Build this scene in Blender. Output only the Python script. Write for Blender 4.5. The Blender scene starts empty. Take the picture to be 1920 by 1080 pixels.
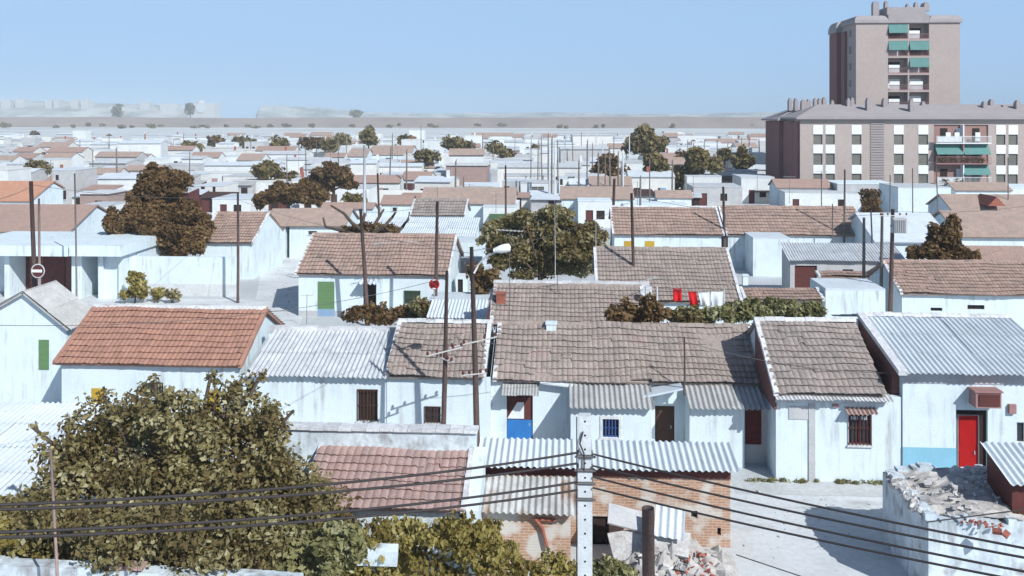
import bpy, math, random
import numpy as np
R = math.radians
# ---------------------------------------------------------------- camera
H, F, V0 = 13.4, 1700.0, 215.0          # eye height, focal length and horizon row in 1920-px units
YAW = R(3.37)
S_, C_ = math.sin(YAW), math.cos(YAW)
scene = bpy.context.scene
cam_d = bpy.data.cameras.new('camera'); cam = bpy.data.objects.new('camera', cam_d)
scene.collection.objects.link(cam); scene.camera = cam
cam.location = (0, 0, H); cam.rotation_euler = (R(90), 0, YAW)
cam_d.sensor_width = 36; cam_d.lens = 36*F/1920
cam_d.shift_y = -(540-V0)/1920
cam_d.clip_start = .5; cam_d.clip_end = 20000
# ---------------------------------------------------------------- world, sun, exposure
SUN = np.array([.85, -1.0, 1.02]); SUN = SUN/np.linalg.norm(SUN)      # towards the sun
sun_el = math.asin(SUN[2]); sun_az = math.atan2(SUN[0], SUN[1])
world = bpy.data.worlds.new('World'); scene.world = world; world.use_nodes = True
wn = world.node_tree; wn.nodes.clear()
sky = wn.nodes.new('ShaderNodeTexSky'); sky.sky_type = 'NISHITA'; sky.sun_disc = False
sky.sun_elevation = sun_el; sky.sun_rotation = sun_az
sky.air_density = 1.0; sky.dust_density = .6; sky.ozone_density = 2.0
wmul = wn.nodes.new('ShaderNodeMix'); wmul.data_type = 'RGBA'; wmul.blend_type = 'MIX'
tcw = wn.nodes.new('ShaderNodeTexCoord'); spw = wn.nodes.new('ShaderNodeSeparateXYZ'); mrw = wn.nodes.new('ShaderNodeMapRange')
mrw.inputs[1].default_value = .10; mrw.inputs[2].default_value = .34; mrw.inputs[3].default_value = .92; mrw.inputs[4].default_value = .05   # paler towards the horizon
wn.links.new(tcw.outputs['Generated'], spw.inputs[0]); wn.links.new(spw.outputs[2], mrw.inputs[0]); wn.links.new(mrw.outputs[0], wmul.inputs[0])
wmul.inputs[7].default_value = (3.65, 5.75, 8.75, 1)       # even pale blue of a dry summer sky
wbg = wn.nodes.new('ShaderNodeBackground'); wbg.inputs[1].default_value = .1
wout = wn.nodes.new('ShaderNodeOutputWorld')
wn.links.new(sky.outputs[0], wmul.inputs[6]); wn.links.new(wmul.outputs[2], wbg.inputs[0]); wn.links.new(wbg.outputs[0], wout.inputs[0])
sl = bpy.data.lights.new('sun', 'SUN'); sl.energy = 4.7; sl.angle = R(.5); sl.color = (.975, .985, .97)
so = bpy.data.objects.new('sun', sl); scene.collection.objects.link(so)
so.rotation_euler = (R(90)-sun_el, 0, math.atan2(SUN[0], -SUN[1])); so.location = (20, -20, 40)
scene.view_settings.view_transform = 'Standard'; scene.view_settings.look = 'None'
scene.view_settings.exposure = 0.08; scene.view_settings.gamma = 1
scene.cycles.max_bounces = 5; scene.cycles.diffuse_bounces = 3; scene.cycles.volume_bounces = 0
rng = np.random.default_rng(7); random.seed(7)
# ---------------------------------------------------------------- picture ray helpers
def onY(u, v, Y):                       # where the ray through a photo pixel meets the wall plane y = Y
    t = (u-960)/F; D = Y/(C_+t*S_)
    return (-S_*D+t*D*C_, Y, H-(v-V0)*D/F)
def onD(u, D, v=None):                  # point at distance D in front of the lens
    t = (u-960)/F
    return (-S_*D+t*D*C_, C_*D+t*D*S_, 0 if v is None else H-(v-V0)*D/F)
def onZ(u, v, z=0):
    D = F*(H-z)/(v-V0)
    p = onD(u, D); return (p[0], p[1], z)
# ---------------------------------------------------------------- mesh building
class MB:
    def __init__(s): s.v = []; s.f = []; s.var = []; s.np = []
    def face(s, pts, var=.5):
        n = len(s.v); s.v += [tuple(p) for p in pts]; s.f.append(tuple(range(n, n+len(pts)))); s.var.append(var)
    def box(s, x0, x1, y0, y1, z0, z1, var=.5):
        n = len(s.v)
        s.v += [(x0,y0,z0),(x1,y0,z0),(x1,y1,z0),(x0,y1,z0),(x0,y0,z1),(x1,y0,z1),(x1,y1,z1),(x0,y1,z1)]
        for q in ((0,3,2,1),(4,5,6,7),(0,1,5,4),(1,2,6,5),(2,3,7,6),(3,0,4,7)):
            s.f.append(tuple(n+i for i in q)); s.var.append(var)
        return s
    def rbox(s, c, sx, sy, sz, rot=(0,0,0), var=.5):
        from mathutils import Euler, Vector
        m = Euler(rot).to_matrix(); n = len(s.v)
        for a in (-1,1):
            for b in (-1,1):
                for d in (-1,1):
                    p = m @ Vector((a*sx/2, b*sy/2, d*sz/2)); s.v.append((c[0]+p.x, c[1]+p.y, c[2]+p.z))
        for q in ((0,1,3,2),(4,6,7,5),(0,4,5,1),(2,3,7,6),(0,2,6,4),(1,5,7,3)):
            s.f.append(tuple(n+i for i in q)); s.var.append(var)
        return s
    def tube(s, pts, rad, n=8, var=.5):
        pts = [np.array(p, float) for p in pts]; k = len(pts)
        if not hasattr(rad, '__len__'): rad = [rad]*k
        base = len(s.v); ref = None
        for i, p in enumerate(pts):
            d = pts[min(i+1, k-1)]-pts[max(i-1, 0)]; d = d/(np.linalg.norm(d)+1e-9)
            a = np.array((0,0,1.)) if abs(d[2]) < .9 else np.array((1.,0,0))
            x = np.cross(d, a); x /= np.linalg.norm(x); y = np.cross(d, x)
            for j in range(n):
                t = 2*math.pi*j/n; q = p+rad[i]*(math.cos(t)*x+math.sin(t)*y); s.v.append(tuple(q))
        for i in range(k-1):
            for j in range(n):
                a = base+i*n+j; b = base+i*n+(j+1) % n
                s.f.append((a, b, b+n, a+n)); s.var.append(var)
        s.f.append(tuple(base+j for j in range(n))); s.f.append(tuple(base+(k-1)*n+j for j in reversed(range(n)))); s.var += [var, var]
        return s
    def prism(s, poly, x0, x1, var=.5):            # polygon in (y,z) extruded along x
        n = len(s.v); k = len(poly)
        s.v += [(x0, y, z) for y, z in poly]+[(x1, y, z) for y, z in poly]
        s.f.append(tuple(range(n, n+k))); s.f.append(tuple(range(n+2*k-1, n+k-1, -1))); s.var += [var, var]
        for i in range(k):
            j = (i+1) % k; s.f.append((n+j, n+i, n+k+i, n+k+j)); s.var.append(var)
        return s
    def prism_y(s, poly, y0, y1, var=.5):          # polygon in (x,z) extruded along y
        n = len(s.v); k = len(poly)
        s.v += [(x, y0, z) for x, z in poly]+[(x, y1, z) for x, z in poly]
        s.f.append(tuple(range(n, n+k))); s.f.append(tuple(range(n+2*k-1, n+k-1, -1))); s.var += [var, var]
        for i in range(k):
            j = (i+1) % k; s.f.append((n+j, n+i, n+k+i, n+k+j)); s.var.append(var)
        return s
    def disc(s, c, r, y0, y1, n=24, sx=1):         # disc facing -y
        return s.prism_y([(c[0]+sx*r*math.cos(2*math.pi*i/n), c[2]+r*math.sin(2*math.pi*i/n)) for i in range(n)], y0, y1)
    def raw(s, V, Q, var):                          # numpy quads
        n = len(s.v); s.v += [tuple(p) for p in V.tolist()]; s.f += [tuple(q) for q in (Q+n).tolist()]; s.var += list(var)
        return s
    def build(s, name, mat, parent=None, loc=None, smooth=False):
        me = bpy.data.meshes.new(name); L = loc if loc is not None else (tuple(parent['_b']) if parent is not None else (0,0,0))
        V = np.array(s.v, dtype=np.float32)-np.array(L, dtype=np.float32)
        me.from_pydata(V.tolist(), [], s.f)
        a = me.attributes.new('var', 'FLOAT', 'FACE'); a.data.foreach_set('value', np.array(s.var, dtype=np.float32))
        me.materials.append(mat)
        if smooth: me.shade_smooth()
        me.update()
        o = bpy.data.objects.new(name, me); scene.collection.objects.link(o)
        if parent is not None: o.parent = parent; o['_b'] = L
        else: o.location = L; o['_b'] = L
        return o
def tag(o, label=None, cat=None, group=None, kind=None):
    if label: o['label'] = label
    if cat: o['category'] = cat
    if group: o['group'] = group
    if kind: o['kind'] = kind
    elif cat: o['kind'] = 'thing'
    return o
def thing(name, label, cat, loc, group=None):
    o = bpy.data.objects.new(name, None); scene.collection.objects.link(o); o.location = loc; o['_b'] = tuple(loc)
    o.empty_display_size = .3
    return tag(o, label, cat, group)
# ---------------------------------------------------------------- materials
def newmat(name):
    m = bpy.data.materials.new(name); m.use_nodes = True; nt = m.node_tree
    return m, nt, nt.nodes['Principled BSDF']
def nd(nt, t, **k):
    n = nt.nodes.new(t)
    for a, b in k.items(): setattr(n, a, b)
    return n
def surf(name, c1, c2, scale=1.5, rough=.85, varamt=0., fine=.15, bump=.0, bscale=20, lo=.35, hi=.7, third=None, stretch=(1,1,1), spec=.3, metal=0):
    """two-tone weathered surface: big blotches + fine grain (+ per-face variation), in world metres"""
    m, nt, b = newmat(name); L = nt.links.new
    geo = nd(nt, 'ShaderNodeNewGeometry'); mp = nd(nt, 'ShaderNodeMapping'); mp.inputs['Scale'].default_value = stretch
    L(geo.outputs['Position'], mp.inputs[0])
    n1 = nd(nt, 'ShaderNodeTexNoise'); n1.inputs['Scale'].default_value = scale; n1.inputs['Detail'].default_value = 6; n1.inputs['Roughness'].default_value = .62
    L(mp.outputs[0], n1.inputs[0])
    mr = nd(nt, 'ShaderNodeMapRange'); mr.inputs[1].default_value = lo; mr.inputs[2].default_value = hi; L(n1.outputs[0], mr.inputs[0])
    mx = nd(nt, 'ShaderNodeMix', data_type='RGBA'); mx.inputs[6].default_value = (*c1, 1); mx.inputs[7].default_value = (*c2, 1); L(mr.outputs[0], mx.inputs[0])
    col = mx.outputs[2]
    if third:
        n3 = nd(nt, 'ShaderNodeTexNoise'); n3.inputs['Scale'].default_value = third[1]; n3.inputs['Detail'].default_value = 5
        mr3 = nd(nt, 'ShaderNodeMapRange'); mr3.inputs[1].default_value = third[2]; mr3.inputs[2].default_value = third[3]
        mv = nd(nt, 'ShaderNodeMapping'); mv.inputs['Location'].default_value = (13.1, 7.7, 3.3); mv.inputs['Scale'].default_value = third[4] if len(third) > 4 else (1,1,1)
        L(geo.outputs['Position'], mv.inputs[0]); L(mv.outputs[0], n3.inputs[0]); L(n3.outputs[0], mr3.inputs[0])
        m3 = nd(nt, 'ShaderNodeMix', data_type='RGBA'); L(mr3.outputs[0], m3.inputs[0]); L(col, m3.inputs[6]); m3.inputs[7].default_value = (*third[0], 1); col = m3.outputs[2]
    n2 = nd(nt, 'ShaderNodeTexNoise'); n2.inputs['Scale'].default_value = bscale; n2.inputs['Detail'].default_value = 4; L(geo.outputs['Position'], n2.inputs[0])
    mf = nd(nt, 'ShaderNodeMapRange'); mf.inputs[1].default_value = .3; mf.inputs[2].default_value = .7; mf.inputs[3].default_value = 1-fine; mf.inputs[4].default_value = 1+fine; L(n2.outputs[0], mf.inputs[0])
    hs = nd(nt, 'ShaderNodeHueSaturation'); L(col, hs.inputs['Color'])
    if varamt:
        at = nd(nt, 'ShaderNodeAttribute', attribute_name='var')
        mv2 = nd(nt, 'ShaderNodeMapRange'); mv2.inputs[3].default_value = 1-varamt; mv2.inputs[4].default_value = 1+varamt; L(at.outputs['Fac'], mv2.inputs[0])
        mu = nd(nt, 'ShaderNodeMath', operation='MULTIPLY'); L(mf.outputs[0], mu.inputs[0]); L(mv2.outputs[0], mu.inputs[1]); L(mu.outputs[0], hs.inputs['Value'])
    else: L(mf.outputs[0], hs.inputs['Value'])
    L(hs.outputs[0], b.inputs['Base Color'])
    b.inputs['Roughness'].default_value = rough; b.inputs['Specular IOR Level'].default_value = spec; b.inputs['Metallic'].default_value = metal
    if bump:
        bp = nd(nt, 'ShaderNodeBump'); bp.inputs['Strength'].default_value = bump; bp.inputs['Distance'].default_value = .03
        L(n2.outputs[0], bp.inputs['Height']); L(bp.outputs[0], b.inputs['Normal'])
    return m
def brickmat(name, c1, c2, mortar, w=.27, h=.085, dirt=None, bump=.5):
    m, nt, b = newmat(name); L = nt.links.new
    geo = nd(nt, 'ShaderNodeNewGeometry'); sp = nd(nt, 'ShaderNodeSeparateXYZ'); L(geo.outputs['Position'], sp.inputs[0])
    ad = nd(nt, 'ShaderNodeMath', operation='ADD'); L(sp.outputs[0], ad.inputs[0]); L(sp.outputs[1], ad.inputs[1])
    cb = nd(nt, 'ShaderNodeCombineXYZ'); L(ad.outputs[0], cb.inputs[0]); L(sp.outputs[2], cb.inputs[1])
    br = nd(nt, 'ShaderNodeTexBrick'); br.inputs['Scale'].default_value = 1; br.inputs['Brick Width'].default_value = w; br.inputs['Row Height'].default_value = h
    br.inputs['Mortar Size'].default_value = .012; br.inputs['Color1'].default_value = (*c1,1); br.inputs['Color2'].default_value = (*c2,1); br.inputs['Mortar'].default_value = (*mortar,1)
    L(cb.outputs[0], br.inputs['Vector'])
    no = nd(nt, 'ShaderNodeTexNoise'); no.inputs['Scale'].default_value = 1.3; no.inputs['Detail'].default_value = 6; L(geo.outputs['Position'], no.inputs[0])
    mr = nd(nt, 'ShaderNodeMapRange'); mr.inputs[1].default_value = .5; mr.inputs[2].default_value = .6; L(no.outputs[0], mr.inputs[0])
    mx = nd(nt, 'ShaderNodeMix', data_type='RGBA'); L(br.outputs[0], mx.inputs[6])
    if dirt: mx.inputs[7].default_value = (*dirt,1); L(mr.outputs[0], mx.inputs[0])
    else: mx.inputs[0].default_value = 0
    L(mx.outputs[2], b.inputs['Base Color']); b.inputs['Roughness'].default_value = .9
    bp = nd(nt, 'ShaderNodeBump'); bp.inputs['Strength'].default_value = bump; bp.inputs['Distance'].default_value = .02; bp.invert = True
    L(br.outputs['Fac'], bp.inputs['Height']); L(bp.outputs[0], b.inputs['Normal'])
    return m
def rooffar(name, c1, c2):                          # far tiled roofs: bump courses only, weathered colour
    m = surf(name, c1, c2, 1.2, .9, .1, .2, 0, 9); nt = m.node_tree; L = nt.links.new; b = nt.nodes['Principled BSDF']
    geo = nd(nt, 'ShaderNodeNewGeometry'); w = nd(nt, 'ShaderNodeTexWave', wave_type='BANDS', bands_direction='Z', wave_profile='SAW')
    w.inputs['Scale'].default_value = 1.7; w.inputs['Distortion'].default_value = .8; w.inputs['Detail Scale'].default_value = .6; L(geo.outputs['Position'], w.inputs[0])
    bp = nd(nt, 'ShaderNodeBump'); bp.inputs['Strength'].default_value = .6; bp.inputs['Distance'].default_value = .08; L(w.outputs[0], bp.inputs['Height']); L(bp.outputs[0], b.inputs['Normal'])
    return m
M = {}
M['white'] = surf('whitewash', (.66,.75,.79), (.59,.68,.72), .9, .9, 0, .035, .25, 14, .4, .75, ((.56,.58,.59), 2.2, .66, .80, (1,1,.45)))
def streaks(m, col, amt=.55):
    nt = m.node_tree; L = nt.links.new; b = nt.nodes['Principled BSDF']; src = b.inputs['Base Color'].links[0].from_socket
    geo = nd(nt, 'ShaderNodeNewGeometry'); mp = nd(nt, 'ShaderNodeMapping'); mp.inputs['Scale'].default_value = (3.2, 3.2, .35); L(geo.outputs['Position'], mp.inputs[0])
    n = nd(nt, 'ShaderNodeTexNoise'); n.inputs['Scale'].default_value = 1.5; n.inputs['Detail'].default_value = 5; L(mp.outputs[0], n.inputs[0])
    n2 = nd(nt, 'ShaderNodeTexNoise'); n2.inputs['Scale'].default_value = .45; n2.inputs['Detail'].default_value = 4; L(geo.outputs['Position'], n2.inputs[0])
    a = nd(nt, 'ShaderNodeMapRange'); a.inputs[1].default_value = .5; a.inputs[2].default_value = .72; L(n.outputs[0], a.inputs[0])
    c = nd(nt, 'ShaderNodeMapRange'); c.inputs[1].default_value = .42; c.inputs[2].default_value = .62; L(n2.outputs[0], c.inputs[0])
    mu = nd(nt, 'ShaderNodeMath', operation='MULTIPLY'); L(a.outputs[0], mu.inputs[0]); L(c.outputs[0], mu.inputs[1])
    m2 = nd(nt, 'ShaderNodeMath', operation='MULTIPLY'); L(mu.outputs[0], m2.inputs[0]); m2.inputs[1].default_value = amt
    mx = nd(nt, 'ShaderNodeMix', data_type='RGBA'); L(m2.outputs[0], mx.inputs[0]); L(src, mx.inputs[6]); mx.inputs[7].default_value = (*col, 1); L(mx.outputs[2], b.inputs['Base Color'])
streaks(M['white'], (.38,.39,.39), .85)
M['white2'] = surf('whitewash_stained', (.64,.72,.77), (.47,.53,.57), 1.1, .92, 0, .08, .4, 9, .42, .62, ((.26,.25,.25), 2.2, .55, .72, (1,1,.6)))
streaks(M['white2'], (.25,.26,.26), .9)
M['cream'] = surf('limewash_cream', (.70,.69,.66), (.60,.60,.58), 1.1, .9, 0, .05, .2, 12)
M['greywall'] = surf('cement_render', (.50,.50,.50), (.40,.40,.41), 1.3, .92, 0, .07, .3, 12)
M['bluedado'] = surf('blue_dado', (.24,.50,.64), (.22,.45,.58), 2, .8, 0, .04)
M['trim'] = surf('white_mortar', (.66,.67,.68), (.50,.50,.51), 3.0, .9, .12, .15, .4, 9)
M['ground'] = surf('pale_dusty_ground', (.50,.53,.55), (.42,.44,.45), .35, .95, 0, .08, .3, 6, .35, .7, ((.40,.39,.37), 1.1, .60, .72))
M['groundfar'] = M['ground']
M['street'] = surf('worn_concrete_street', (.61,.63,.64), (.53,.545,.55), .5, .9, 0, .08, .25, 5, .4, .65, ((.42,.42,.41), .8, .56, .72, (.5,1.6,1)))
M['pavement'] = surf('cement_pavement', (.52,.53,.53), (.44,.45,.45), 1.2, .9, 0, .1, .3, 6)
M['tilered'] = surf('terracotta_tile', (.40,.215,.155), (.33,.18,.135), 1.0, .88, .10, .12, 0, 14)
M['tilepink'] = surf('faded_terracotta_tile', (.39,.27,.22), (.33,.24,.20), .8, .9, .12, .16, 0, 12, .35, .65, ((.22,.18,.16), 1.6, .58, .72))
M['tilegrey'] = surf('weathered_grey_tile', (.35,.285,.25), (.285,.24,.215), .9, .92, .12, .2, 0, 12, .35, .65, ((.34,.26,.235), 1.3, .55, .7))
M['tiledark'] = surf('lichen_grey_tile', (.335,.28,.255), (.27,.235,.215), .9, .92, .12, .18, 0, 12, .35, .65, ((.36,.31,.29), 1.9, .6, .7))
M['tilerose'] = surf('rose_tile', (.40,.265,.235), (.33,.24,.22), 1.2, .9, .12, .13, 0, 12)
M['fartile1'] = rooffar('far_faded_tile', (.40,.29,.24), (.30,.235,.20))
M['fartile2'] = rooffar('far_brown_tile', (.37,.25,.205), (.31,.22,.19))
M['corr'] = surf('asbestos_cement_sheet', (.54,.56,.58), (.42,.44,.46), 1.4, .85, .05, .1, 0, 10, .38, .7, ((.30,.31,.32), 3, .62, .78, (1,.35,1)))
M['corrrust'] = surf('rust_stained_sheet', (.54,.54,.52), (.38,.36,.34), 1.4, .85, .06, .12, 0, 10, .38, .7, ((.30,.19,.13), 1.6, .52, .68, (1.6,.4,1)))
M['corrlight'] = surf('pale_fibre_cement_sheet', (.60,.65,.69), (.51,.56,.60), .9, .8, .06, .06, 0, 9, .38, .7, ((.36,.38,.41), 4, .66, .78, (1,.2,1)))
M['corrgrey'] = surf('grey_fibre_cement_sheet', (.44,.44,.43), (.34,.34,.34), 1.4, .85, .06, .1, 0, 9)
M['brick'] = brickmat('bare_brick', (.46,.26,.165), (.36,.20,.13), (.50,.40,.32), .27, .085, (.56,.52,.47))
M['brickplain'] = brickmat('hollow_brick', (.37,.25,.22), (.31,.21,.19), (.38,.32,.29), .4, .13)
M['rubble'] = surf('rubble', (.52,.51,.50), (.36,.33,.32), 2.5, .95, .3, .2, .5, 12)
M['redbrick'] = surf('red_brick_piece', (.36,.12,.08), (.26,.09,.07), 4, .9, .25, .2)
M['dirt'] = surf('rubble_dirt', (.46,.44,.42), (.33,.30,.28), 1.5, .95, .1, .2, .7, 7)
M['wood'] = surf('old_pole_wood', (.115,.075,.065), (.08,.055,.05), 3, .85, .05, .2, .4, 18, .4,.6, None, (4,4,.5))
M['woodgrey'] = surf('grey_weathered_pole', (.20,.175,.16), (.14,.12,.11), 3, .85, .05, .2, .3, 18)
M['concrete'] = surf('pale_concrete_pole', (.60,.63,.65), (.50,.53,.55), 3, .85, 0, .07, .3, 20)
M['galv'] = surf('galvanised_metal', (.42,.44,.46), (.34,.36,.38), 5, .5, 0, .1, 0, 20, metal=.3)
M['lightmetal'] = surf('pale_aluminium', (.55,.53,.50), (.45,.43,.41), 5, .5, 0, .1)
M['lamp'] = surf('white_lamp_enamel', (.80,.82,.80), (.74,.76,.74), 5, .4, 0, .03)
M['cable'] = surf('black_cable', (.045,.038,.038), (.035,.03,.03), 5, .7, 0, .1)
M['cablethin'] = surf('grey_wire', (.14,.13,.13), (.1,.1,.1), 5, .7, 0, .1)
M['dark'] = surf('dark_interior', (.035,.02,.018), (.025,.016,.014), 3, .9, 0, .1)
M['glass'] = surf('window_glass', (.05,.055,.06), (.03,.035,.04), 1.5, .15, 0, .05, spec=.6)
M['brown'] = surf('brown_painted_wood', (.085,.04,.028), (.06,.03,.022), 6, .6, 0, .2, .2, 25, .4,.6, None, (6,6,.8))
M['red'] = surf('red_paint', (.42,.006,.006), (.34,.005,.005), 3, .5, 0, .07)
M['darkred'] = surf('dark_red_shutter', (.11,.012,.012), (.08,.01,.01), 3, .6, 0, .1)
M['blue'] = surf('blue_paint', (.03,.19,.50), (.03,.15,.42), 3, .5, 0, .06)
M['bluebars'] = surf('blue_window_paint', (.05,.10,.30), (.04,.08,.25), 3, .5, 0, .06)
M['bluegrey'] = surf('faded_blue_paint', (.24,.36,.50), (.20,.30,.43), 3, .6, 0, .08)
M['green'] = surf('green_blind', (.14,.26,.11), (.12,.22,.10), 3, .7, 0, .1, .3, 40, .4,.6, None, (.3,.3,9))
M['darkgreen'] = surf('dark_green_awning', (.06,.12,.05), (.05,.10,.045), 3, .7, 0, .1)
M['teal'] = surf('teal_awning_cloth', (.11,.25,.23), (.095,.21,.20), 1, .75, 0, .06)
M['yellow'] = surf('yellow_ochre_paint', (.56,.36,.03), (.48,.30,.03), 3, .7, 0, .08)
M['maroon'] = surf('maroon_paint', (.12,.035,.03), (.09,.028,.025), 3, .7, 0, .1)
M['cloth_red'] = surf('red_cloth', (.60,.012,.015), (.52,.01,.012), 3, .8, 0, .05)
M['cloth_white'] = surf('white_cloth', (.74,.77,.80), (.68,.71,.74), 3, .8, 0, .04)
M['apt'] = surf('rose_grey_brick', (.43,.36,.33), (.395,.33,.305), .25, .9, 0, .05, .3, 3, .3, .75)
M['aptwing'] = surf('red_brown_brick_wing', (.27,.13,.12), (.235,.115,.105), .25, .9, 0, .05, .3, 3, .3, .75)  # shade of the left faces put into a darker red brown
M['aptroof'] = surf('grey_roof_slate', (.36,.32,.32), (.32,.285,.285), .4, .85, 0, .07, .2, 4)
M['aptwhite'] = surf('white_facade_panel', (.78,.80,.80), (.73,.75,.75), .6, .6, 0, .03)
M['aptpane'] = surf('louvre_grey_blind', (.17,.165,.145), (.13,.13,.115), .8, .5, 0, .08)
M['aptin'] = surf('balcony_plaster', (.33,.20,.175), (.28,.17,.15), .8, .9, 0, .05)  # plaster darkened to maroon to put in the shade of the recesses
M['box'] = surf('painted_metal_box', (.36,.20,.185), (.30,.17,.16), 3, .6, 0, .1)
M['bark'] = surf('bark', (.10,.075,.055), (.07,.05,.038), 6, .95, 0, .2, .5, 18)
M['redwall'] = brickmat('dark_red_brick', (.20,.075,.06), (.15,.06,.05), (.17,.09,.08), .27, .085); M['farorange'] = rooffar('far_orange_tile', (.50,.26,.17), (.42,.22,.15)); M['whitefar'] = surf('whitewash_plain', (.70,.72,.72), (.60,.63,.63), .5, .9, 0, .06, 0, 3)  # dark red brick stands in for shade on left gables and porch recess
def leafmat(name, a, b, c, scale=.8):
    m, nt, bs = newmat(name); L = nt.links.new
    at = nd(nt, 'ShaderNodeAttribute', attribute_name='var'); geo = nd(nt, 'ShaderNodeNewGeometry')
    n = nd(nt, 'ShaderNodeTexNoise'); n.inputs['Scale'].default_value = scale; n.inputs['Detail'].default_value = 3; L(geo.outputs['Position'], n.inputs[0])
    ad = nd(nt, 'ShaderNodeMath', operation='ADD'); L(at.outputs['Fac'], ad.inputs[0]); L(n.outputs[0], ad.inputs[1])
    mu = nd(nt, 'ShaderNodeMath', operation='MULTIPLY'); L(ad.outputs[0], mu.inputs[0]); mu.inputs[1].default_value = .5
    cr = nd(nt, 'ShaderNodeValToRGB'); e = cr.color_ramp.elements; e[0].position = .25; e[0].color = (*a,1); e[1].position = .8; e[1].color = (*c,1)
    k = e.new(.55); k.color = (*b,1); L(mu.outputs[0], cr.inputs[0]); L(cr.outputs[0], bs.inputs['Base Color'])
    bs.inputs['Roughness'].default_value = .6; bs.inputs['Specular IOR Level'].default_value = .25
    tr = nd(nt, 'ShaderNodeBsdfTranslucent'); L(cr.outputs[0], tr.inputs[0]); ms = nd(nt, 'ShaderNodeMixShader'); ms.inputs[0].default_value = .3
    L(bs.outputs[0], ms.inputs[1]); L(tr.outputs[0], ms.inputs[2]); L(ms.outputs[0], nt.nodes['Material Output'].inputs[0])
    return m
M['leaf_olive'] = leafmat('leaf_olive_brown', (.09,.055,.022), (.22,.18,.07), (.52,.48,.29))
M['leaf_green'] = leafmat('leaf_grey_green', (.12,.11,.045), (.27,.26,.11), (.55,.53,.36))
M['leaf_gold'] = leafmat('leaf_golden', (.14,.10,.025), (.29,.235,.065), (.46,.40,.17))
M['leaf_brown'] = leafmat('leaf_red_brown', (.085,.046,.02), (.175,.105,.042), (.30,.20,.095))
M['leaf_far'] = leafmat('leaf_far', (.10,.075,.03), (.21,.165,.07), (.33,.27,.13), .25)
# ---------------------------------------------------------------- roof surfaces
def tile_mesh(mb, x0, x1, ye, ze, yr, zr, pitch=.21, course=.37, lift=.085, barrel=.030, sag=.03, seed=0, holes=0):
    g = np.random.default_rng(seed+11)
    Lh = math.hypot(yr-ye, zr-ze); sy, sz = (yr-ye)/Lh, (zr-ze)/Lh; ny, nz = -sz*np.sign(sy), abs(sy)
    nc = max(2, int(round(Lh/course))); cs = Lh/nc
    nt = max(2, int(round((x1-x0)/pitch))); q = 4
    prof = np.array([0., .75, 1., .75])
    xs = x0+(x1-x0)*np.arange(nt*q+1)/(nt*q); pr = np.append(np.tile(prof, nt), 0.)*barrel
    ph = g.uniform(0, 6.3, 4)
    def sagf(x, s): return sag*(np.sin(x*.9+ph[0]+s*.5)*.6+np.sin(x*.37+ph[1])*np.sin(s*1.1+ph[2])+.4*np.sin(x*2.3+ph[3]+s))
    V = []; Q = []; var = []
    n = len(xs); base = 0
    for k in range(nc):
        s0, s1 = k*cs, (k+1)*cs
        jit = np.repeat(g.normal(0, .010, nt), q); jit = np.append(jit, jit[-1])
        jl = np.repeat(g.normal(0, .006, nt), q); jl = np.append(jl, jl[-1])
        wob = .03*np.sin(xs*.8+k*1.3+ph[2])
        miss = np.zeros(nt)
        if k < nc-1 and g.random() < holes:
            i0 = g.integers(0, nt); miss[i0:i0+g.integers(1, 5)] = 1
        ms = np.repeat(miss, q); ms = np.append(ms, ms[-1])
        lip = s0-.05+jit+wob+ms*.30
        for (s, h) in ((s0+.10, -.01), (s0+.10, lift-.022), (lip, lift-.022+jl), (lip, lift+jl), (s1+.11+wob*0, 0.)):
            hh = h+pr+sagf(xs, s)
            V.append(np.stack([xs, ye+sy*s+ny*hh, ze+sz*s+nz*hh], 1))
        tv = g.random(nt)
        low = g.random(nt) < .02; tv[low] = 0
        hi = g.random(nt) < .03; tv[hi] = 1.6
        for r in (0, 1, 2, 3):
            a = base+r*n+np.arange(n-1); Q.append(np.stack([a, a+1, a+1+n, a+n], 1)); var.append(np.repeat(tv, q))
        base += 5*n
    mb.raw(np.concatenate(V), np.concatenate(Q), np.concatenate(var))
def corr_mesh(mb, x0, x1, ye, ze, yr, zr, period=.2, amp=.034, sheet=1.7, seed=0, th=.012, slant=0.):
    g = np.random.default_rng(seed+5)
    Lh = math.hypot(yr-ye, zr-ze); sy, sz = (yr-ye)/Lh, (zr-ze)/Lh; ny, nz = -sz*np.sign(sy), abs(sy)
    nw = max(2, int(round((x1-x0)/period))); q = 6; xs = x0+(x1-x0)*np.arange(nw*q+1)/(nw*q); n = len(xs)
    pr = amp*np.cos(2*math.pi*np.arange(n)/q)
    ns = max(1, int(round(Lh/sheet))); cs = Lh/ns; per = 5
    for k in range(ns):
        for c0 in range(0, nw, per):                        # each sheet is five waves wide
            i0, i1 = c0*q, min((c0+per)*q, nw*q)+1; xx = xs[i0:i1]; pp = pr[i0:i1]; m = len(xx)
            dj = g.normal(0, .025); tilt = g.normal(0, .008); v = g.random()
            s0, s1 = k*cs-.06+dj*(1 if k == 0 else .4), (k+1)*cs+.03
            V = []
            for hh0, s, up in ((0, s0, .03), (0, s1, 0.), (-th, s0, .03), (-th, s1, 0.)):
                h = pp+up+hh0+tilt*(xx-xx[0])+.004*(c0//per % 2)
                V.append(np.stack([xx+slant*s, ye+sy*s+ny*h, ze+sz*s+nz*h], 1))
            V = np.concatenate(V); a = np.arange(m-1)
            Q = np.concatenate([np.stack([a, a+1, a+1+m, a+m], 1), np.stack([a+2*m, a+3*m, a+1+3*m, a+1+2*m], 1), np.stack([a, a+2*m, a+2*m+1, a+1], 1)])
            mb.raw(V, Q, [v]*len(Q))
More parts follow.
